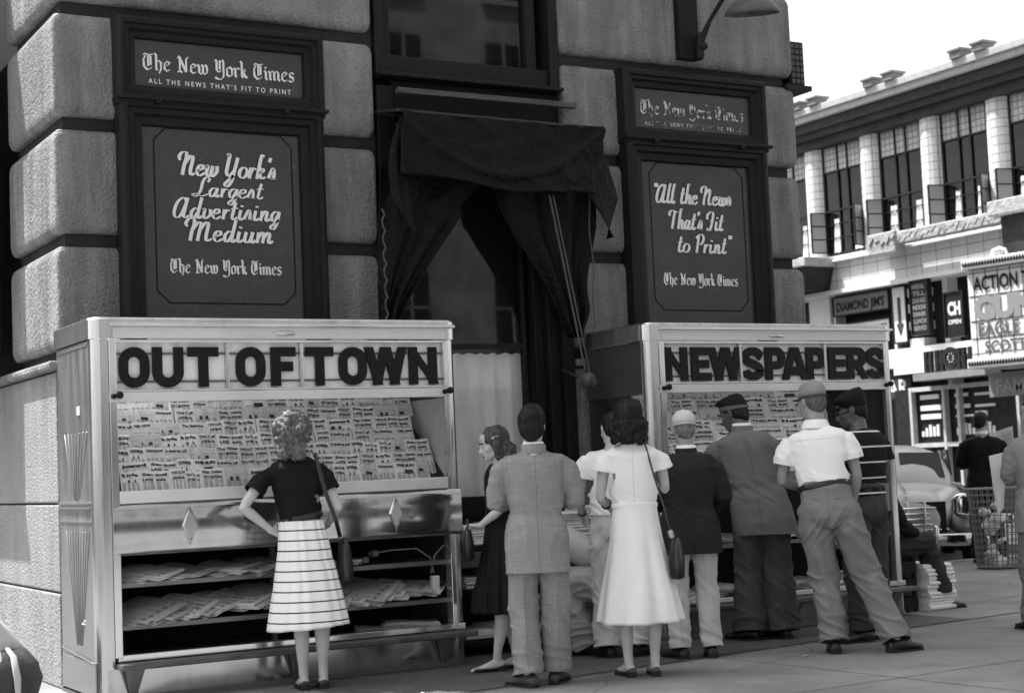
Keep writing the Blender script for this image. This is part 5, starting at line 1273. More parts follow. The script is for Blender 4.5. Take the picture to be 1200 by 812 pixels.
# ---- 8 man, grey jacket, dark cap with a band, profile
P8 = figure('man in mid grey jacket and wide trousers, profile turned left under dark cap', 1.78, (5.48,-1.36), -36, feet=(60,40), head=(62,20,0), skin=skin_d,
    J=dict(waist=(-.03,0,1.07), chest=(-.07,.01,1.28), shL=(-.285,.01,1.41), shR=(.10,-.01,1.425), elL=(-.36,.04,1.14), wrL=(-.19,.20,1.04), elR=(.14,.06,1.15), wrR=(.02,.28,1.10), head=(-.150,.085,1.595), nkB=(-.10,.02,1.47), anL=(-.115,-.03,.085), anR=(.115,.02,.085)))
P8.hair(hair_d, 'short'); P8.cap(mat('dark cap cloth', .012, .8, var=.2), 'garrison', mat('cap piping', .10, .7))
P8j = P8.top('jacket', grey_j, hem=.73, shoulder=1.08, w=1.02, wst=1.03, hemw=1.04, seed=19, collar=('suit', grey_j))
mb = MB(); c0 = P8.J['nkB'] + Vector((0,0,.022)); mb.loft([[c0 + Vector((rx*cos(2*pi*i/22), rx*.96*sin(2*pi*i/22)-.004, z-.02*max(0, sin(2*pi*i/22)))) for i in range(22)] for rx, z in ((.070,0),(.068,.034),(.060,.038),(.058,0))], caps=False); mb.build('shirt_collar', white_c, P8.o, smooth=True)
P8.trousers(grey_t, r=(.112,.112,.118,.132), seed=20, hem=.055); P8.shoes(leather_k)

# ---- 9 man, white short-sleeved shirt
P9 = figure('man in bright white short sleeved shirt leaning with his legs apart', 1.78, (5.37,-2.40), -41, feet=(4,-52), head=(42,6,0), skin=skin_m,
    J=dict(pel=(-.115,-.02,.93), waist=(-.135,-.0,1.07), chest=(-.145,.03,1.28), nkB=(-.165,.06,1.465), head=(-.185,.10,1.62), shL=(-.345,.06,1.395), shR=(.025,.03,1.425), elL=(-.405,.07,1.12), wrL=(-.255,.28,1.05), elR=(.08,.05,1.14), wrR=(.035,.17,.90),
           hipL=(-.205,-.02,.90), hipR=(-.02,-.02,.90), knL=(-.165,.03,.49), anL=(-.12,-.05,.085), knR=(.11,.05,.49), anR=(.265,-.05,.085)))
P9.hair(mat('cropped grey hair', .10, .6, var=.4, vscale=40, bump=.3, bscale=150), 'cropped')
P9.cap(mat('soft grey cap', .24, .85, var=.12), 'baseball', mat('cap visor dark', .05, .7))
P9s = P9.top('shirt', white_c, hem=1.06, sleeve=.62, w=.99, wst=.99, shoulder=1.02, sr=(.064,.070,.05,.05), folds=.9, seed=22, collar=('polo', white_c))
P9t = P9.trousers(khaki_d, r=(.112,.098,.092,.098), seed=23, folds=1.35); P9.belt(leather_k, 1.075, .168, .118, .122); P9.shoes(leather_k)

# ---- 10 man, dark knitted shirt with pale lines
P10 = figure('man in dark knitted shirt with thin pale lines and a flat dark cap', 1.75, (5.89,-2.01), 8, feet=(75,62), head=(45,14,0), skin=skin_d,
    J=dict(shL=(-.18,.02,1.41), shR=(.18,-.02,1.42), elL=(-.23,.03,1.13), wrL=(-.13,.20,1.02), elR=(.23,-.02,1.13), wrR=(.20,.16,1.00), head=(-.01,.07,1.60), nkB=(0,.02,1.46), anL=(-.09,.0,.085), anR=(.09,.02,.085)))
P10.hair(hair_d, 'short'); P10.cap(mat('black cap cloth', .010, .7, var=.2), 'flat')
P10.top('knit_shirt', band_mat('lined knit', .012, .62, .107, .011, 'Z', .045, wob=.015), hem=1.04, sleeve=.6, seed=25, sr=(.064,.068,.05,.05), w=.97, wst=.98)
P10.trousers(slate_t, r=(.105,.095,.092,.098), seed=26); P10.shoes(leather_k); P10.belt(leather_k, 1.07)
mb = MB(); mb.limb([P10.HM @ Vector((x,y,.004)) for x, y in ((-.075,.02),(-.058,.088),(-.02,.108),(.02,.108),(.058,.088),(.075,.02))], [.005]*6, 6); mb.build('spectacles', leather_k, P10.o)

# ---- 11 seated man at the end of the stand
P11 = figure('seated man in near black trousers, one bent leg jutting past the stand\u2019s end post', 1.72, (7.29,-.55), -98, feet=(8,-8), head=(10,15,0), skin=skin_m,
    J=dict(pel=(0,-.05,.50), waist=(0,-.07,.65), chest=(0,-.02,.86), nkB=(0,.05,1.03), head=(0,.10,1.19), shL=(-.18,.03,.99), shR=(.18,.03,.99), elL=(-.23,.10,.72), wrL=(-.16,.32,.66), elR=(.23,.10,.72), wrR=(.14,.30,.64),
           hipL=(-.10,-.03,.50), hipR=(.10,-.03,.50), knL=(-.12,.38,.52), knR=(.13,.42,.56), anL=(-.11,.36,.085), anR=(.13,.55,.085)))
P11.hair(hair_d, 'short'); P11.top('shirt', black_c, hem=1.05, sleeve=1., seed=28); P11.trousers(mat('near black trousers', .030, .8, var=.2), r=(.115,.105,.095,.105), seed=29, hem=.14); P11.shoes(leather_b)

# ---- 12 man in black suit at the kerb
P12 = figure('man in black suit reading at the far kerb behind the wire basket', 1.72, (11.92,2.66), -40, feet=(8,-8), head=(-25,10,0), skin=skin_m, vox=.012,
    J=dict(elR=(.27,.08,1.16), wrR=(.22,.32,1.18), elL=(-.25,.08,1.16), wrL=(-.1,.3,1.12)))
P12.hair(hair_d, 'short'); P12.top('jacket', black_c, hem=.70, shoulder=1.08, seed=31, voxel=.014, collar=('shirt', white_c)); P12.trousers(black_c, seed=32); P12.shoes(leather_k)
pp = thing('open_newspaper', 'open pale newspaper held by the man in the black suit', 'newspaper', (12.27, 2.85, 1.24), radians(-40))
mb = MB(); rows = [[Vector((lerp(-.02,.24,i/8), .05*sin(i*.5), lerp(-.24,.22,k/6)+.01*i)) for i in range(9)] for k in range(7)]
mb.loft(rows, caps=False, closed=False); mb.build('sheet', mat('newsprint', .56, .9, var=.12, vscale=30), pp, smooth=True, solid=.004)

# ---- 13 man at the right edge
P13 = figure('man in pale grey jacket cut off by the right edge of the photo', 1.64, (7.10,-2.50), -20, feet=(10,-10), head=(30,5,0), skin=skin_m,
    J=dict(elL=(-.20,.10,1.17), wrL=(-.02,.28,1.25), elR=(.24,.02,1.15), wrR=(.12,.26,1.1), anL=(-.10,.05,.085), anR=(.11,-.08,.085), shL=(-.185,.02,1.42)))
P13.hair(hair_d, 'short'); P13.top('jacket', mat('pale grey jacket', .22, .85, var=.08), hem=.74, shoulder=1.05, seed=34, collar=('suit', MATS['pale grey jacket'])); P13.trousers(mat('grey flannel', .17, .85, var=.1), seed=35); P13.shoes(leather_k)

pp = thing('folded_paper', 'bright white folded paper held by the man at the right edge', 'paper', (7.10-.02, -2.46+.20, 1.02), radians(-20))
mb = MB(); mb.loft([[Vector((x, .02*sin(z*30)+q, z)) for x, z in ((-.16,.22),(-.05,.24),(-.04,.05),(-.07,-.16),(-.12,-.20),(-.15,-.02))] for q in (0,.012)]); mb.build('sheet', white_c, pp, smooth=False)

# stitched details
sm_t = mat('tweed seam', .13, .9); sm_k = mat('dark seam', .020, .9); sm_g = mat('grey seam', .08, .9); sm_kh = mat('khaki seam', .10, .9); sm_w = mat('white seam', .50, .9)
P3.seam(P3j, [(0,0,1.44),(0,0,.72)], .0028, sm_t); P3.seam(P3j, [(-.175,0,1.40),(-.165,0,1.30),(-.155,0,1.20)], .0028, sm_t); P3.seam(P3j, [(.175,0,1.40),(.165,0,1.30),(.155,0,1.20)], .0028, sm_t)
P3.seam(P3t, [(-.10,0,.68),(-.10,0,.12)], .003, sm_t)
P7.seam(P7j, [(0,0,1.44),(0,0,.76)], .0028, sm_k); P8.seam(P8j, [(-.09,0,1.44),(-.05,0,1.25),(-.02,0,1.05),(0,0,.76)], .0028, sm_g)
P9.seam(P9t, [(-.115,0,1.05),(-.112,0,.86)], .0028, sm_kh); P9.seam(P9t, [(-.215,0,.995),(-.155,0,.99)], .004, sm_kh, 'pocket_slit'); P9.seam(P9t, [(-.075,0,.99),(-.02,0,.995)], .004, sm_kh, 'pocket_slit')
for bx in (-.235,-.17,-.115,-.06,.0): P9.seam(P9t, [(bx,0,1.085),(bx,0,1.055)], .010, khaki_d, 'belt_loop')
P9.seam(P9s, [(-.30,0,1.375),(-.16,0,1.382),(-.02,0,1.388)], .0028, sm_w); P7.seam(P7t, [(-.108,0,.70),(-.11,0,.12)], .003, mat('pale seam', .3, .9))
P6.seam(P6s, [(0,0,1.42),(0,0,1.08)], .003, sm_w); P1.seam(P1s, [(-.072,0,1.42),(-.065,0,1.30)], .0028, sm_k)
# ================================================================== NEWSPAPERS
news = [mat('newsprint light', .76, .9, var=.10, vscale=14), mat('newsprint grey', .66, .9, var=.12, vscale=14), mat('newsprint dull', .56, .9, var=.14, vscale=14)]
ink_n = mat('printing ink', .045, .9, var=.3, vscale=80); ink_g = mat('small print', .26, .9, var=.25, vscale=160)
rng = random.Random(11)
TITLES = ['The Times', 'Gazette', 'THE SUN', 'Daily News', 'The Star', 'TRIBUNE', 'Herald', 'Journal', 'THE POST', 'Evening News', 'Plain Dealer', 'The Examiner', 'COURIER', 'The Call', 'Globe', 'Sentinel', 'THE STATE', 'Sunday Press']
BTXT = {'The Times'}
def paper_mesh(i, wd, ht, big=False):
    """folded newspaper standing in the rack: rounded fold on top, printed front"""
    mb = MB(); mb.mi = 0; th = .014; n = 6; r = random.Random(i*7+3)
    prof = [(0,-0.0),(0,ht-.008)] + [(th/2-th/2*cos(pi*k/n), ht-.008+.008*sin(pi*k/n)) for k in range(1, n)] + [(th,ht-.008),(th,0)]
    warp = r.uniform(-.006,.006)
    cols = 5; rings = [[Vector((lerp(-wd/2, wd/2, c/cols), y + warp*sin(c*1.3) + .004*sin(c*2.1+i), z + .003*sin(c*.9+i))) for y, z in prof] for c in range(cols+1)]
    mb.loft(rings)
    fr = lambda u, v, d: Vector((u, warp*sin((u/wd+.5)*cols*1.3) + .004*sin((u/wd+.5)*cols*2.1+i) - .0012 - d, v))
    mb.mi = 1; t = TITLES[i % len(TITLES)]; kind = i % 5
    y0 = ht-.036
    if kind != 4: sans(mb, t, fr, -wd*.42, y0, .026, wd*.84, .0012 if kind != 2 else .0022, .0005)
    if kind in (0, 3): sans(mb, r.choice(['LATE FINAL', 'EXTRA', 'CITY EDITION']), fr, -wd*.42, y0-.034, .022, wd*.8, .0016, .0005)
    if kind in (2, 4):   # picture block
        a = r.uniform(-.35, .0)*wd; q = r.uniform(.015,.03); mb.quad(fr(a, y0-.022-q, .0006), fr(a+wd*.38, y0-.022-q, .0006), fr(a+wd*.38, y0-.022, .0006), fr(a, y0-.022, .0006))
    mb.mi = 2
    mb.quad(fr(-wd*.44, y0-.010, .0004), fr(wd*.44, y0-.010, .0004), fr(wd*.44, y0-.008, .0004), fr(-wd*.44, y0-.008, .0004))
    nc = 4
    for c in range(nc):
        a = -wd*.44 + wd*.88*c/nc
        for k in range(int((ht-.08)/.008)):
            z = y0-.045-k*.008
            if z < .005: break
            mb.quad(fr(a+.003, z, .0003), fr(a+wd*.88/nc-.004-r.random()*.01, z, .0003), fr(a+wd*.88/nc-.004, z+.004, .0003), fr(a+.003, z+.004, .0003))
    bmesh.ops.recalc_face_normals(mb.bm, faces=mb.bm.faces)
    me = bpy.data.meshes.new('newspaper'); mb.bm.to_mesh(me); mb.bm.free()
    for m in (news[0 if kind in (0,2) else (1 if kind in (1,3) else 2)], ink_n, ink_g): me.materials.append(m)
    return me
ROWN = ['lowest', 'second lowest', 'third lowest', 'middle', 'third highest', 'second highest', 'topmost']
lib = [paper_mesh(i, [.105,.13,.16,.19][i % 4], .17) for i in range(22)]
libw = [paper_mesh(i+40, [.24,.30,.36][i % 3], .17) for i in range(12)]
def rack(x0, x1, yf, lib, word):
    for row in range(7):
        z = 1.262 + .083*row - (0 if row == 0 else .055) ; y = yf + .045 + .062*row
        if row == 0: z = 1.225
        x = x0 + rng.uniform(0,.03); xe = x1 + .02
        while x < xe - .05:
            me = rng.choice(lib); wd = max(v.co.x for v in me.vertices)*2
            if x + wd > xe + .03: break
            o = bpy.data.objects.new('newspaper', me); COL.objects.link(o)
            o.location = (x+wd/2, y + rng.uniform(-.006,.006) , z + rng.uniform(-.010,.004))
            o.rotation_euler = (radians(-22+rng.uniform(-3,3)), radians(rng.gauss(0,.8)), radians(rng.gauss(0,1.5)))
            tag(o, f"folded newspaper in the {ROWN[row]} row of the {word} stand's rack", 'newspaper', f'newspapers in the {ROWN[row]} row of the {word} rack')
            x += wd - .004 + (rng.uniform(0,.02) if rng.random() < .15 else 0)
rack(.96, 3.17, -.886, lib, 'wide')
rack(5.05, 6.93, -.880, libw, 'narrow')

# folded papers lying fanned on shelves
sheaf_m = mat('sheaf newsprint', .38, .9, var=.2, vscale=18, stretch=(1,1,8))  # shelf shadow put into the tone: darker than the rack newsprint
def slab(i, L, wd, th, sheets=6):
    """a limp sheaf of folded papers: layered, curled edge"""
    mb = MB(); r = random.Random(i*13+1); nx, ny = 8, 4
    for s in range(sheets):
        z0 = th*s/sheets; dx = r.uniform(-.012,.012); dy = r.uniform(-.02,.02); t = th/sheets*.8; c = r.uniform(.01,.05)
        f = lambda u, v, q: Vector((lerp(-wd/2, wd/2, v)+dx, lerp(-L/2, L/2, u)+dy, z0 + q + c*max(0, .35-u)**2*2.0*(-.15) + .006*sin(u*5+i) + .012*sin(v*pi)*u))
        top = [[f(a/nx, b/ny, t) for b in range(ny+1)] for a in range(nx+1)]; bot = [[f(a/nx, b/ny, 0) for b in range(ny+1)] for a in range(nx+1)]
        rings = [top[a] + list(reversed(bot[a])) for a in range(nx+1)]
        mb.loft(rings)
        if s == sheets-1:     # print on the uppermost page
            bmesh.ops.recalc_face_normals(mb.bm, faces=mb.bm.faces)
            for q in range(22):
                u = .06+.04*q; mb.mi = 1 if q in (1,2) else 2
                for c0 in range(4):
                    if r.random() < .15: continue
                    v0, v1 = .05+.235*c0, .05+.235*c0+.20*r.uniform(.7,1)
                    P = [f(u+du, v0+(v1-v0)*b/2, t+.0006) for du in (0,.022) for b in range(3)]
                    for b in range(2): mb.quad(P[b], P[b+1], P[b+4], P[b+3])
            mb.mi = 0
    me = bpy.data.meshes.new('newspaper_sheaf'); mb.bm.to_mesh(me); mb.bm.free(); me.materials.append((news[2], sheaf_m)[i % 2]); me.materials.append(ink_n); me.materials.append(ink_g); return me
slabs = [slab(i, .36, [.20,.24,.28][i % 3], [.022,.03,.04][i % 3]) for i in range(6)]
def lay(x, y, z, rz, tilt, label, group, rx=0.):
    o = bpy.data.objects.new('newspaper_sheaf', rng.choice(slabs)); COL.objects.link(o); o.location = (x, y, z); o.rotation_euler = (radians(rx), radians(tilt), radians(rz)); tag(o, label, 'newspapers', group)
for k in range(12): lay(1.00+.09*k+rng.uniform(-.02,.02), -.66+rng.uniform(-.04,.04), .715+.012*(k % 3), 38+rng.uniform(-14,14), -6+rng.uniform(-4,4), 'limp folded papers on the left half of the upper shelf of the wide stand', 'papers on the upper shelf, left half', 4)
for k in range(14): lay(1.00+.08*k+rng.uniform(-.02,.02), -.66+rng.uniform(-.03,.03), .47+.012*(k % 3)+.004*k, 34+rng.uniform(-10,10), -14+rng.uniform(-5,4), 'limp folded papers fanned on the left half of the lower shelf of the wide stand', 'papers on the lower shelf, left half', 6)
for k in range(10): lay(2.28+.085*k+rng.uniform(-.02,.02), -.66+rng.uniform(-.03,.03), .475+.010*(k % 3)+.004*k, 48+rng.uniform(-10,10), -14+rng.uniform(-5,4), 'limp folded papers fanned on the right half of the lower shelf of the wide stand', 'papers on the lower shelf, right half', 6)
lay(2.42, -.70, .712, 60, 0, 'single dim sheaf lying behind the bag on the upper shelf', None)
for k in range(2): lay(2.78+.2*k, -.66, .258+.01*k, 70, 0, 'flat papers on the floor of the wide stand near the outlet box', 'papers on the stand floor')
for k in range(8): lay(5.18+.22*k, -.68+rng.uniform(-.03,.03), .672+.02*(k % 2), 40+rng.uniform(-30,30), -5, 'limp folded papers on the inside shelf of the narrow stand', 'papers on the inside shelf of the narrow stand')
for k in range(9): lay(5.16+.2*k, -.70+rng.uniform(-.03,.03), .262+.03*(k % 3), 50+rng.uniform(-30,30), -5, 'limp folded papers on the floor of the narrow stand', 'papers on the floor of the narrow stand')

# wooden stepped shelf between the stands with piles of papers
sh = thing('wooden_shelf', 'low dark wooden shelf of newspaper piles between the two stands', 'shelf', (4.1, -.38, 0))
mb = MB()
for z in (.12, .47, .77): mb.box(-.73, .73, -.24, .24, z-.03, z)
mb.build('shelf_board', darkwood, sh, bevel=.004)
for x in (-.72, .69):
    mb = MB(); mb.box(x, x+.03, -.235, .235, 0, .95); mb.build('side_board', darkwood, sh, bevel=.004)
mb = MB(); mb.box(-.7, .72, -.262, -.243, .62, .73); mb.build('front_board', mat('plank', .07, .7, var=.4, vscale=5, stretch=(1,6,8)), sh, bevel=.004)
def pile(x, y, z, n, w_, d_, th, label, group, m=None, seed=0):
    """squared pile of folded papers: one object, each paper a jittered leaf"""
    mb = MB(); r = random.Random(seed); zz = 0.
    for i in range(n):
        t = th*r.uniform(.7,1.3); a, b = r.uniform(-.014,.014), r.uniform(-.014,.014); rz = r.uniform(-.05,.05); k = 7
        pts = []
        Mx = Matrix.Translation((a, b, zz)) @ Matrix.Rotation(rz, 4, 'Z')
        rings = []
        for c in range(2):
            x_ = (-w_/2, w_/2)[c]
            rings.append([Mx @ Vector((x_, q[0], q[1])) for q in [(d_/2,0),(d_/2,t)] + [(-d_/2 - t*.5*sin(pi*j/5), t*.5+t*.5*cos(pi*j/5)) for j in range(6)]])
        mb.loft(rings); zz += t*.93
    o = mb.build('newspaper_pile', m or news[1], None, loc=(x, y, z)); tag(o, label, 'newspaper pile', group); return o
for k in range(5): pile(3.58+.265*k, -.42, .772, 7+2*(k % 3)+(3 if k > 2 else 0), .25, .36, .020, 'pile of newspapers on the top board of the wooden shelf between the stands', 'piles on the top board', seed=k)
for k in range(5): pile(3.58+.265*k, -.40, .472, 5+(k % 3), .25, .36, .018, 'pile of newspapers on the middle board of the wooden shelf between the stands', 'piles on the middle board', seed=k+9)
for k in range(4): pile(3.55+.27*k, -.42, .122, 4+(k % 2), .25, .36, .018, 'pile of newspapers on the bottom board of the wooden shelf between the stands', 'piles on the bottom board', seed=k+19)
white_p = mat('clean newsprint', .72, .9, var=.08, vscale=20)
pile(7.74, -.62, .0, 12, .30, .36, .036, 'bright stack of folded papers on the pavement against the seated man', None, white_p, 77)
cr = thing('wooden_crate', 'dark wooden crate the seated man sits on behind the end of the stand', 'crate', (7.36, -.55, 0))
mb = MB()
for z in (.02,.17,.31): mb.box(-.16, .16, -.22, .22, z, z+.10)
mb.build('crate_slats', darkwood, cr, bevel=.004)
mb = MB()
for x, y in ((-.15,-.21),(.15,-.21),(-.15,.21),(.15,.21)): mb.box(x-.02 if x>0 else x-.005, x+.005 if x>0 else x+.02, y-.02 if y>0 else y-.005, y+.005 if y>0 else y+.02, 0, .42)
mb.build('corner_batten', darkwood, cr)
# sack in the near corner
sk = thing('canvas_sack', 'bulging dark sack tied with a pale cloth in the near corner of the pavement', 'sack', (.235, -.70, .03))
sk.scale = (1.0, 1.0, 1.12)
mb = MB(); rings = []
for z, r in ((0,.17),(.04,.235),(.13,.265),(.22,.245),(.29,.17),(.325,.08),(.335,.03)):
    rings.append([Vector(((r+.02*noise.noise((cos(a)*2, sin(a)*2, z*6))+.008*sin(a*9))*cos(a), (r+.02*noise.noise((cos(a)*2+5, sin(a)*2, z*6)))*sin(a), z)) for a in [2*pi*i/48 for i in range(48)]])
mb.loft(rings); mb.build('sack_body', mat('dark sacking', .055, .6, var=.4, vscale=9, bump=.3, bscale=60), sk, smooth=True)
mb = MB(); rings = []
for z, r, ox in ((.29,.15,0),(.34,.13,-.01),(.40,.11,-.03),(.47,.075,-.06),(.53,.03,-.09),(.55,.01,-.10)):
    rings.append([Vector((ox+(r*(1+.16*sin(a*5+z*9)))*cos(a), (r*(1+.12*sin(a*6)))*sin(a), z + .02*sin(a*4))) for a in [2*pi*i/40 for i in range(40)]])
mb.loft(rings); mb.build('neck_cloth', mat('pale cloth', .45, .9, var=.1), sk, smooth=True)
for k, (dx, dy) in enumerate(((-.03,-.20),(.05,-.22),(-.12,-.17))):
    mb = MB(); mb.limb([(dx*.5,dy*.4,.33),(dx,dy,.27),(dx*1.2,dy*1.2,.16),(dx*1.25,dy*1.22,.04)], [(.012,.006),(.02,.005),(.022,.005),(.014,.004)], 8); mb.build('cloth_strip', MATS['pale cloth'], sk, smooth=True)
# ================================================================== STREET BACKGROUND
X0 = 26.
def grid_mat(name, g, gm, su, sv, lw, rough=.35):
    """glazed tile: grid of joints on a wall in the YZ plane"""
    m = mat(name, g, rough); n = m.node_tree.nodes; l = m.node_tree.links; b = n['Principled BSDF']
    tc = n.new('ShaderNodeTexCoord'); sp = n.new('ShaderNodeSeparateXYZ'); cb = n.new('ShaderNodeCombineXYZ'); l.new(tc.outputs['Object'], sp.inputs[0]); l.new(sp.outputs[1], cb.inputs[0]); l.new(sp.outputs[2], cb.inputs[1])
    br = n.new('ShaderNodeTexBrick'); br.offset = 0; br.inputs['Color1'].default_value = (g,g,g,1); br.inputs['Color2'].default_value = (g*.92,)*3+(1,); br.inputs['Mortar'].default_value = (gm,gm,gm,1)
    br.inputs['Scale'].default_value = 1; br.inputs['Brick Width'].default_value = su; br.inputs['Row Height'].default_value = sv; br.inputs['Mortar Size'].default_value = lw; br.inputs['Mortar Smooth'].default_value = .3
    l.new(cb.outputs[0], br.inputs['Vector'])
    tx = n.new('ShaderNodeTexNoise'); tx.inputs['Scale'].default_value = 1.5; tx.inputs['Detail'].default_value = 5; l.new(tc.outputs['Object'], tx.inputs['Vector'])
    mr = n.new('ShaderNodeMapRange'); mr.inputs['To Min'].default_value = .6; mr.inputs['To Max'].default_value = 1.1; tx.inputs['Roughness'].default_value = .7; l.new(tx.outputs['Fac'], mr.inputs['Value'])
    mu = n.new('ShaderNodeMixRGB'); mu.blend_type = 'MULTIPLY'; mu.inputs[0].default_value = 1; l.new(br.outputs['Color'], mu.inputs[1]); l.new(mr.outputs[0], mu.inputs[2])
    l.new(mu.outputs[0], b.inputs['Base Color']); return m
tile = grid_mat('white glazed tile', .72, .30, .20, .20, .012)
tile_b = grid_mat('white band tile', .74, .30, .50, .30, .014)
screen = grid_mat('grey lattice', .62, .28, .16, .16, .02, .6)
glass_d = mat('dark window', .008, .12, spec=.25); bar_m = mat('dark bar', .02, .5); white_t = mat('white trim', .70, .6, var=.08); grey_t2 = mat('grey trim', .22, .7, var=.2)
tb = thing('tiled_building', 'white tiled two storey building with tall casement windows across the street', 'building', (X0, 17, 0))
def TB(mb, nm, m, **k): o = mb.build(nm, m, tb, **k); return o
Y = lambda y: y-17
mb = MB(); mb.box(.55, 14, -12, 20, -.15, 9.7); TB(mb, 'wall', mat('dim wall', .10, .9, var=.2))
mb = MB(); mb.box(-.12, 14, -12, 20, 9.74, 10.0); TB(mb, 'cornice_soffit', mat('cornice soffit', .05, .8, var=.3), bevel=.02); mb = MB(); mb.box(-.24, 14, -12, 20, 10.001, 10.16); mb.box(-.30, 14, -12, 20, 10.161, 10.34); TB(mb, 'cornice', mat('cornice trim', .40, .8, var=.2), bevel=.02)  # underside shade put into the soffit colour, trim kept light
mb = MB(); mb.box(-.06, .56, -12, 20, 9.55, 9.739); mb.box(.02, .56, -12, 20, 9.30, 9.549); TB(mb, 'frieze', mat('dark frieze', .035, .8, var=.4, vscale=2))  # shadow band below the cornice painted as a near-black tone
blocks = [21.65, 21.0, 18.9, 18.2, 15.95, 15.25, 13.1, 12.4, 24.1, 24.8]
for y in blocks:
    mb = MB(); mb.box(-.36, .05, Y(y)-.17, Y(y)+.17, 10.34, 10.50); mb.box(-.40, .1, Y(y)-.21, Y(y)+.21, 10.50, 10.57); TB(mb, 'cornice_block', grey_t2, bevel=.02)
P_ = 2.135
for k in range(-7, 6):
    yw1 = 21.40 - P_*k; yw0 = yw1 - 1.42            # window y range
    yc1 = yw0; yc0 = yw0 - (P_-1.42); yc = (yc0+yc1)/2
    # pier between windows, half round
    mb = MB(); n = 12
    mb.loft([[Vector((.50-.42*sin(pi*i/n)**.7, Y(yc)+.36*cos(pi*i/n), z)) for i in range(n+1)] for z in (6.36, 9.32)]); TB(mb, 'pier', tile, smooth=False)
    mb = MB(); mb.box(.30, .54, Y(yw0)+.02, Y(yw1)-.02, 8.66, 9.3); TB(mb, 'transom_screen', screen)
    mb = MB()
    for q in (0,.36,.62,1): mb.box(.26, .299, Y(lerp(yw0,yw1,q))-.02, Y(lerp(yw0,yw1,q))+.02, 6.5, 9.3)
    for z in (6.5, 7.62, 8.64): mb.box(.262, .297, Y(yw0), Y(yw1), z-.02, z+.02)
    for z in (6.9, 7.26): mb.box(.266, .294, Y(yw0), Y(yw1), z-.01, z+.01)
    w_o = TB(mb, 'window_frame', bar_m)
    mb = MB(); mb.box(.31, .545, Y(yw0), Y(yw1), 6.45, 8.66); TB(mb, 'window_pane', glass_d)
    rk = random.Random(k+50)
    for s in (0, 1):
        a = lerp(yw0, yw1, .06 if s == 0 else .66); b = a + rk.uniform(.16, .32)
        mb = MB(); mb.loft([[Vector((.305 - .02*sin(i*1.7) - .03*(z < 6.8), Y(lerp(a, b + (.0 if z > 7 else .06), i/6)), z)) for i in range(7)] + [Vector((.309, Y(b), z)), Vector((.309, Y(a), z))] for z in (6.5, 6.8, 7.4)]); TB(mb, 'window_curtain', white_t)
    # open casement leaves
    for s in ((0, 1) if k % 2 == 0 else (1,)):
        yb = yw0 if s == 0 else yw1; sg = -1 if s == 0 else 1
        mb = MB()
        a0 = Vector((.25, Y(yb), 0)); a1 = a0 + Vector((-.40, sg*.12, 0))
        for q in (0, 1): p = a0.lerp(a1, q); mb.box(p.x-.018, p.x+.018, p.y-.018, p.y+.018, 6.55, 7.6)
        for z in (6.55, 6.9, 7.25, 7.6): mb.limb([a0+Vector((0,0,z)), a1+Vector((0,0,z))], [.016,.016], 6, caps=False)
        TB(mb, 'casement', bar_m)
        mb = MB(); mb.loft([[a0+Vector((.0,.002,6.56)), a1+Vector((.0,.002,6.56)), a1+Vector((.0,.012,6.56)), a0+Vector((.0,.012,6.56))], [a0+Vector((.0,.002,7.59)), a1+Vector((.0,.002,7.59)), a1+Vector((.0,.012,7.59)), a0+Vector((.0,.012,7.59))]]); TB(mb, 'casement_pane', mat('pale casement glass', .30, .2))
mb = MB(); mb.box(.05, .56, -12, 20, 6.22, 6.40); mb.box(-.28, .56, -12, 20, 5.46, 6.219); TB(mb, 'tile_band', tile_b)
mb = MB(); mb.box(-.42, .56, -12, 20, 5.36, 5.459); mb.box(-.42,-.28,-12,20,6.18,6.24); TB(mb, 'band_moulding', white_t)
mb = MB(); mb.box(-.1, .56, -12, 20, 3.45, 3.8); TB(mb, 'shop_fascia', white_t)
for y0, y1 in ((21.9,21.1),(18.8,18.72),(17.1,16.95),(20.95,20.9),(24,23.7)):
    mb = MB(); mb.box(-.05, .56, Y(y1), Y(y0), 0, 5.36); TB(mb, 'shop_pier', white_t)
mb = MB(); mb.box(.3, .56, -12, 20, -.1, 5.36); TB(mb, 'shop_recess', mat('shop recess', .02, .6, var=.5))
# stacked white and grey panels behind the arrow sign
mb = MB()
for q, z in enumerate((3.80, 4.22, 4.64, 5.02)): mb.box(-.10, .3, Y(17.75), Y(18.22), z, z+.20)
TB(mb, 'striped_panel', white_t)
mb = MB(); mb.box(-.62, .3, Y(16.3), Y(19.0), 3.30, 3.5); mb.box(-.8, .3, Y(16.6), Y(18.1), 3.12, 3.28); TB(mb, 'ledge_canopy', white_t)
frY = lambda x: (lambda u, v, d: Vector((x-d, -u, v)))           # text runs towards -Y
def sign(nm, label, y1, y0, z0, z1, x, m, texts, th=.12, cat='sign', bold=.012):
    """board facing -X; y1 is its image-left end"""
    yc = (y0+y1)/2; t = thing(nm, label, cat, (x, yc, z0)); w_ = (y1-y0)
    mb = MB(); mb.box(-.0, th, -w_/2, w_/2, 0, z1-z0); mb.build('board', m, t, bevel=.01)
    mb = MB(); e = .03
    mb.box(-.03, th+.01, -w_/2-e, w_/2+e, z1-z0, z1-z0+e); mb.box(-.03, th+.01, -w_/2-e, w_/2+e, -e, 0); mb.box(-.03, th+.01, -w_/2-e, -w_/2, 0, z1-z0); mb.box(-.03, th+.01, w_/2, w_/2+e, 0, z1-z0); mb.build('frame', bar_m, t)
    for s, u, v, size, wd, mm, bo in texts:
        mb = MB(); sans(mb, s, frY(-.004), -w_/2+u, v, size, wd, bo, .002); mb.build('lettering', mm, t, recalc=False)
    return t
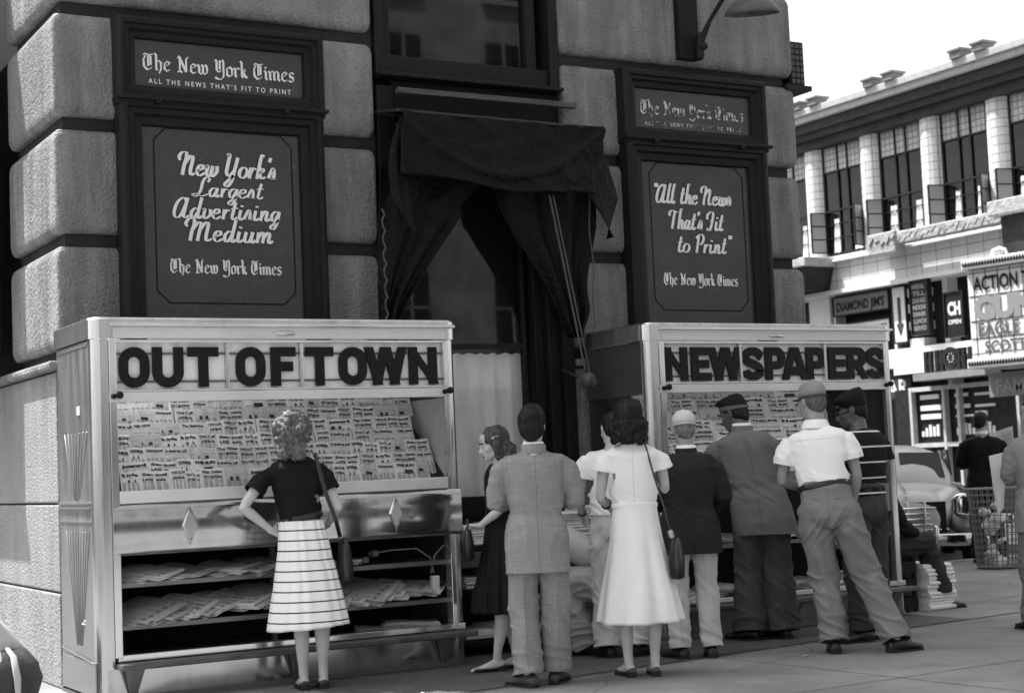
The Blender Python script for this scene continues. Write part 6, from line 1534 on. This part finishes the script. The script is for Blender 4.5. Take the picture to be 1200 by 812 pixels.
ink_bl = mat('black lettering', .015, .6); pale = mat('pale sign board', .66, .6, var=.08); grey_bd = mat('grey sign board', .20, .6, var=.15); lt = mat('light lettering', .7, .5)
sign('sign_board', 'grey sign board reading DIAMOND JIM\u2019S under the tiled band', 20.89, 18.88, 4.84, 5.28, X0-.10, grey_bd, [("DIAMOND JIM'S", .12, .09, .32, 1.75, ink_bl, .012)])
sign('sign_board', 'white sign board reading COCKTAIL LOUNGE below the grey board', 20.89, 18.88, 4.22, 4.58, X0-.10, pale, [('COCKTAIL LOUNGE', .10, .08, .26, 1.8, ink_bl, .004)])
t = sign('arrow_sign', 'tall pale sign with a dark arrow pointing down beside the grey board', 18.70, 18.25, 3.95, 5.30, X0-.14, pale, [])
mb = MB(); f = frY(-.004); mb.prism([(-.05,1.1),(.05,1.1),(.05,.45),(.12,.45),(0,.15),(-.12,.45),(-.05,.45)], 0, .01, f); mb.build('arrow', mat('arrow paint', .06, .6), t)
sign('menu_board', 'narrow black board of pale lettering hung beside the arrow sign', 17.74, 17.20, 4.06, 5.32, X0-.45, mat('black board', .015, .5), [(s, .05, 1.08-.165*i, .15, .42, grey_t2, .006) for i, s in enumerate(('MEAL', 'TILL', 'DRINKS', 'NOON', 'DINNER', 'LUNCH', 'SERVED'))])
sign('bar_sign', 'BAR sign of upright pale letters over the dark shop entrance', 18.92, 17.75, 2.58, 3.10, X0-.60, mat('dim board', .05, .7), [('BAR', .08, .06, .54, 1.0, lt, .012)])
sign('bulb_sign', 'small dark sign edged with bulbs behind the cinema marquee', 16.55, 16.0, 3.9, 4.9, X0-.55, MATS['black board'], [('CH', .08, .5, .40, .40, lt, .02), ('OPEN', .08, .28, .14, .4, lt, .004)])
# cinema marquee side
MQY = 13.62
mq = thing('cinema_marquee', 'white cinema marquee with letter rows ACTION, EAGLE and SCOTT at the right edge', 'marquee', (23.2, MQY, 2.95), radians(7))
mb = MB(); mb.box(0, 1.2, -4.2, 0, .22, 2.05); mb.build('letter_board', mat('milk board', .74, .5, var=.05), mq)
mb = MB(); mb.box(-.12, 1.2, -4.2, .06, 0, .20); mb.box(-.12, 1.2, -4.2, .06, 2.07, 2.27); mb.build('border_trim', white_t, mq, bevel=.02)
mb = MB()
for i in range(60):
    for z in (.04, 2.11):
        mb.prism([(i*.07, z),(i*.07+.035, z+.06),(i*.07, z+.12),(i*.07-.03,z+.06)], 0, .01, lambda u, v, d: Vector((-.125-d, -u, v)))
mb.build('lozenge_border', bar_m, mq)
mb = MB()
for z in (.30,.62,.98,1.50,1.98): mb.box(-.012, -.002, -4.2, -.02, z, z+.012)
for i in range(14): mb.box(-.010, -.002, -.3*i-.15, -.3*i-.14, .22, 2.05)
mb.build('letter_rail', bar_m, mq)
fq = lambda u, v, d: Vector((-.014-d, -u, v))
for s, u, v, size, wd, m_, bo in (('ACTION TH', .14, 1.62, .40, 1.55, ink_bl, .010), ('GUN', .12, 1.03, .62, 1.5, mat('grey cutout letter', .28, .6), .045), ('EAGLE', .20, .66, .40, 1.0, mat('outlined letter', .12, .6), .010), ('SCOTT', .34, .31, .34, 1.0, MATS['outlined letter'], .010)):
    mb = MB(); sans(mb, s, fq, u, v, size, wd, bo, .004); o = mb.build('marquee_lettering', m_, mq, recalc=False, solid=.0)
mb = MB(); mb.limb([(.1,-.55,2.25),(.1,-.6,2.42),(.1,-.75,2.46),(.1,-.9,2.40),(.1,-.95,2.25)], [.03]*5, 8); mb.build('hanger_loop', white_t, mq)
# ornate neon arrow frame below the windows
nf = thing('neon_frame', 'long ornamental tube sign frame running under the upper windows', 'sign frame', (25.2, 18.7, 5.95))
mb = MB(); mb.box(0, .25, -4.9, -.9, .28, .58); mb.box(-.05, .3, -.95, 0, .10, .62); mb.box(-.05, .3, -5.9, -4.85, .22, .80); mb.build('frame_box', mat('ornament metal', .36, .6, var=.35, vscale=5, bump=.4, bscale=12), nf, bevel=.03)
mb = MB()
for i in range(30): y = -.1-.19*i; mb.limb([(-.06, y, .35+.06*sin(i*1.9)), (-.06, y-.12, .45+.06*cos(i*1.7))], [.02,.02], 6)
mb.build('ornament', grey_t2, nf)
nf2 = thing('entrance_hood', 'dark ornamental hood at the far end of the tiled band', 'hood', (24.9, 21.9, 5.5))
mb = MB(); mb.loft([[Vector((0,-1.1,0)), Vector((0,.8,0)), Vector((1,.8,0)), Vector((1,-1.1,0))], [Vector((-.1,-1.3,.55)), Vector((-.1,.9,.55)), Vector((1,.9,.55)), Vector((1,-1.3,.55))]]); mb.build('hood_body', mat('dark hood', .03, .7, var=.5), nf2)
mb = MB(); mb.box(-.2, 1, -1.4, 1.0, .56, .80); mb.build('hood_top', MATS['ornament metal'], nf2, bevel=.03)
nf3 = thing('entrance_hood', 'dark hood with ornamental top above the marquee at the right edge', 'hood', (24.6, 13.7, 5.35))
mb = MB(); mb.box(0, 1.2, -3, .2, 0, .9); mb.build('hood_body', MATS['dark hood'], nf3); mb = MB(); mb.box(-.2, 1.2, -3, .4, .92, 1.25); mb.build('hood_top', MATS['ornament metal'], nf3, bevel=.03)
# row of dark letters above the shop entrance
dl = thing('canopy_letters', 'row of dark cut-out letters on the ledge below the marquee', 'letters', (24.6, 16.35, 3.05))
for i in range(5):
    mb = MB()
    if i == 2:
        n = 18; mb.loft([[Vector((x, -.34*i + r*cos(2*pi*j/n), .3+r*sin(2*pi*j/n))) for j in range(n)] for x, r in ((0,.24),(.06,.24),(.06,.13),(0,.13),(0,.24))], caps=False); 
        for j in range(4): a = pi*j/4; mb.limb([(.03,-.34*i+.18*cos(a),.3+.18*sin(a)),(.03,-.34*i-.18*cos(a),.3-.18*sin(a))],[.02,.02],6)
    else: mb.box(0, .08, -.34*i-.12, -.34*i-.02, .02, .5); mb.box(0, .08, -.34*i+.03, -.34*i+.13, .02, .5); mb.box(0.01, .07, -.34*i-.02, -.34*i+.03, .2, .32)
    mb.build('letter', bar_m, dl)
mb = MB(); mb.box(-.1, .4, -1.8, .4, -.16, 0); mb.build('ledge', grey_t2, dl)
# shop front with price cards
sf = thing('street_shop', 'dark shop front with pale posts and cards in its windows behind the cars', 'shop front', (25.0, 16.0, 0))
mb = MB(); mb.box(.1, .5, -3.5, 2.0, -.1, 2.75); mb.build('shop_wall', MATS['shop recess'], sf)
mb = MB()
for y in (1.35, .30, -.15, -1.9, -2.6): mb.box(-.05, .1, y-.04, y+.04, .0, 2.75)
for z in (1.42, 2.72): mb.box(-.04, .1, -3.5, 1.4, z-.05, z+.05)
mb.build('post', mat('pale post', .45, .5, var=.2), sf)
r_ = random.Random(5)
for y in (1.2,.1,-.5):
    for z in (2.48, 2.22, 2.02): mb = MB(); mb.box(.06, .098, y-r_.uniform(.4,.8), y-.06, z, z+r_.uniform(.05,.12)); mb.build('price_card', MATS['light lettering'], sf)
    for q in range(5): mb = MB(); mb.box(.06, .098, y-.12*q-.13, y-.12*q-.06, 1.62, 1.62+r_.uniform(.12,.28)); mb.build('price_card', MATS['light lettering'], sf)
aw = thing('shop_sign_strip', 'grey shop fascia strip with faded lettering under the marquee', 'sign', (23.6, 13.0, 2.35))
mb = MB(); mb.box(0, .2, -3, .6, 0, .5); mb.build('board', grey_bd, aw); mb = MB(); sans(mb, 'FAMOUS', lambda u, v, d: Vector((-.004-d, .4-u, v)), 0, .08, .4, 1.6, .01, .002); mb.build('lettering', mat('faded lettering', .30, .7), aw, recalc=False)

# ---------------------------------------------------------------- parked cars
tyre = mat('tyre rubber', .02, .8); chrome = mat('chrome', .7, .12, metal=1., var=.05); car_gl = mat('car glass', .015, .08, spec=.25); white_w = mat('whitewall', .6, .7)
def car(label, loc, rz, paint, group='parked cars'):
    """rounded forties sedan, nose towards -Y"""
    t = thing('parked_car', label, 'car', loc, rz, group)
    mb = MB(); secs = [  # y, halfwidth, z bottom, z top, exponent
        (.02,.34,.42,.78,2.4),(.10,.42,.38,.90,2.6),(.5,.52,.34,.98,2.8),(1.2,.66,.32,1.03,3),(1.65,.80,.30,1.06,3.2),(2.3,.86,.30,1.08,3.4),(3.4,.86,.30,1.06,3.4),(4.2,.76,.32,.98,3),(4.8,.55,.38,.80,2.6),(4.95,.3,.45,.68,2.4)]
    def sec(y, w_, z0, z1, e, n=24):
        return [Vector((math.copysign(abs(cos(a))**(2/e), cos(a))*w_, y, (z0+z1)/2 + math.copysign(abs(sin(a))**(2/e), sin(a))*(z1-z0)/2)) for a in [2*pi*i/n for i in range(n)]]
    mb.loft([sec(*s) for s in secs]); body = mb.build('body', paint, t, smooth=True)
    mb = MB(); cs = [(1.50,.62,.75,1.04,2.4),(1.75,.68,.75,1.26,2.3),(2.1,.72,.75,1.46,2.2),(2.6,.73,.75,1.54,2.2),(3.3,.71,.75,1.50,2.2),(3.9,.62,.75,1.30,2.2),(4.4,.45,.75,1.02,2.2)]
    mb.loft([sec(*s) for s in cs]); mb.build('cabin', paint, t, smooth=True)
    mb = MB()
    for s in (-1, 1):
        mb.loft([[Vector((s*x, 1.60+dy, z)) for x, dy, z in ((.05,-.015,1.10),(.60,.05,1.10),(.56,.39,1.42),(.05,.36,1.44))], [Vector((s*x, 1.62+dy, z)) for x, dy, z in ((.05,-.015,1.10),(.60,.05,1.10),(.56,.39,1.42),(.05,.36,1.44))]])
    mb.build('windscreen', car_gl, t)
    for s in (-1, 1):
        mb = MB()
        for y0, y1 in ((1.95,2.65),(2.75,3.5)): mb.loft([[Vector((s*.69, y0, 1.12)), Vector((s*.69, y1, 1.12)), Vector((s*.665, y1-.05, 1.45)), Vector((s*.665, y0+.12, 1.45))], [Vector((s*.715, y0, 1.12)), Vector((s*.715, y1, 1.12)), Vector((s*.69, y1-.05, 1.45)), Vector((s*.69, y0+.12, 1.45))]])
        mb.build('side_window', car_gl, t)
        for y in (.78, 3.95):
            mb = MB(); q = []
            for dy, r, w_ in ((-.62,.02,.05),(-.55,.16,.12),(-.38,.27,.17),(0,.34,.19),(.4,.28,.17),(.75,.15,.10),(.9,.02,.04)):
                q.append([Vector((s*(.74) + w_*cos(a), y+dy, .52 + (r*sin(a) if sin(a) > 0 else r*.35*sin(a)))) for a in [2*pi*i/16 for i in range(16)]])
            mb.loft(q); mb.build('fender', paint, t, smooth=True)
            mb = MB(); T_ = Matrix.Translation((s*.78, y, .34)) @ Matrix.Rotation(pi/2, 4, 'Y')
            cyl = lambda r, h0, h1: mb.loft([[T_ @ Vector((r*cos(2*pi*i/20), r*sin(2*pi*i/20), h)) for i in range(20)] for h in (h0, h1)])
            cyl(.34, -.09, .09); wh = mb.build('wheel', tyre, t, bevel=.03)
            mb = MB(); h = .095*s; 
            mb.loft([[T_ @ Vector((r*cos(2*pi*i/20), r*sin(2*pi*i/20), hh*s)) for i in range(20)] for r, hh in ((.26,.085),(.26,.098),(.17,.102))]); mb.build('whitewall_ring', white_w, wh)
            mb = MB(); mb.loft([[T_ @ Vector((r*cos(2*pi*i/20), r*sin(2*pi*i/20), hh*s)) for i in range(20)] for r, hh in ((.16,.103),(.12,.125),(.04,.135))]); mb.build('hubcap', chrome, wh, smooth=True)
        mb = MB(); T_ = Matrix.Translation((s*.66, .16, .78)); 
        mb.loft([[T_ @ Vector((r*cos(2*pi*i/20), y, r*sin(2*pi*i/20))) for i in range(20)] for y, r in ((.16,.08),(.02,.145),(-.02,.150),(-.035,.12),(-.05,.07),(-.055,.01))]); hl = mb.build('headlight', chrome, t, smooth=True)
        mb = MB()
        for q in range(5): mb.box(s*.66-.10+.05*q-.006, s*.66-.10+.05*q+.006, .098, .104, .70, .86)
        mb.build('lens_rib', bar_m, hl)
    mb = MB(); n = 7
    for i in range(n): z = .38+.065*i; w_ = .42+.05*sin(i); mb.limb([(-w_, .12, z),(-w_*.5,-.01,z),(0,-.05,z),(w_*.5,-.01,z),(w_,.12,z)], [.016]*5, 8)
    for i in (-1,0,1): mb.limb([(i*.2,-.03,.36),(i*.2,-.03,.84)], [.014,.014], 8)
    mb.build('grille', chrome, t, smooth=True)
    mb = MB(); mb.box(-.45,.45,.06,.10,.36,.84); mb.build('grille_recess', bar_m, t)
    for y in (-.22, 5.1):
        mb = MB(); k = 1 if y < 0 else -1; mb.limb([(-.88,y+.16*k,.40),(-.6,y,.40),(0,y-.03*k,.40),(.6,y,.40),(.88,y+.16*k,.40)], [(.03,.075)]*5, 10, ref=(0,1,0))
        for s in (-1, 1): mb.limb([(s*.3,y-.04*k,.28),(s*.3,y-.06*k,.42),(s*.3,y-.04*k,.55)], [.03,.035,.03], 8)
        mb.build('bumper', chrome, t, smooth=True)
    mb = MB(); mb.box(-.15,.15,-.28,-.27,.44,.56); mb.build('number_plate', mat('plate', .5, .5), t)
    mb = MB(); mb.limb([(0,.05,.92),(0,.6,1.01),(0,1.4,1.055)], [.014,.012,.01], 8); mb.build('bonnet_strip', chrome, t)
    return t
car('pale rounded sedan parked nose to the kerb, chrome grille and round headlight', (11.72, 3.72, -.15), radians(-40), mat('pale car paint', .50, .18, var=.05, vscale=2))
car('black sedan standing behind the pale rounded sedan', (16.2, 7.2, -.15), radians(88), mat('black car paint', .012, .12, var=.05, vscale=2))
# wire litter basket
wb = thing('wire_basket', 'tall wire litter basket holding crumpled papers at the kerb', 'litter basket', (11.38, 2.02, 0))
wire = mat('galvanised wire', .20, .5, metal=.4)
mb = MB(); n = 26
for i in range(n):
    a = 2*pi*i/n; mb.limb([(.22*cos(a), .22*sin(a), .02), (.28*cos(a), .28*sin(a), .86)], [.006,.006], 5)
for z in [.02+.07*q for q in range(13)]:
    r = lerp(.22,.28,z/.86); mb.limb([(r*cos(2*pi*i/24), r*sin(2*pi*i/24), z) for i in range(25)], [.010 if z > .84 or z < .05 else .005]*25, 5, ref=(0,0,1), caps=False)
mb.build('wire_cage', wire, wb)
mb = MB(); mb.loft([[Vector((.215*cos(2*pi*i/20), .215*sin(2*pi*i/20), z)) for i in range(20)] for z in (.01,.02)]); mb.build('base', wire, wb)
for k in range(9):
    mb = MB(); c = Vector((random.uniform(-.1,.1), random.uniform(-.1,.1), .08+.075*k)); r = random.uniform(.06,.10)
    mb.ell(c, (r, r*.8, r*.6), None, 12, 8)
    for v in mb.bm.verts: v.co += (v.co-c).normalized()*.04*noise.noise(v.co*14)
    o = mb.build('crumpled_paper', news[k % 3], None, smooth=False); o.location = wb.location; tag(o, 'crumpled paper inside the wire litter basket', 'litter', 'crumpled papers in the basket')

# plain building closing the side street on the near left
fb = thing('side_street_building', 'plain masonry building closing the side street to the left of the corner', 'building', (-22, 26, -.15))
mb = MB(); mb.box(-26, 22, 0, 10, 0, 15); mb.build('wall', MATS['far brick'], fb)
mb = MB(); mb.box(-26, 22, -.5, 0, 14.2, 15.2); mb.box(-26, 22, -.3, 0, 3.9, 4.3); mb.build('cornice', MATS['far trim'], fb)
for i in range(11):
    for fl in range(3):
        mb = MB(); mb.box(-24+4*i, -22.4+4*i, -.04, .0, 5.2+3.1*fl, 7.2+3.1*fl); q = mb.build('window', MATS['far dark glass'], fb)
        mb = MB(); mb.box(-24.1+4*i, -22.3+4*i, -.2, 0, 5.02+3.1*fl, 5.16+3.1*fl); mb.build('sill', MATS['far sill'], q)
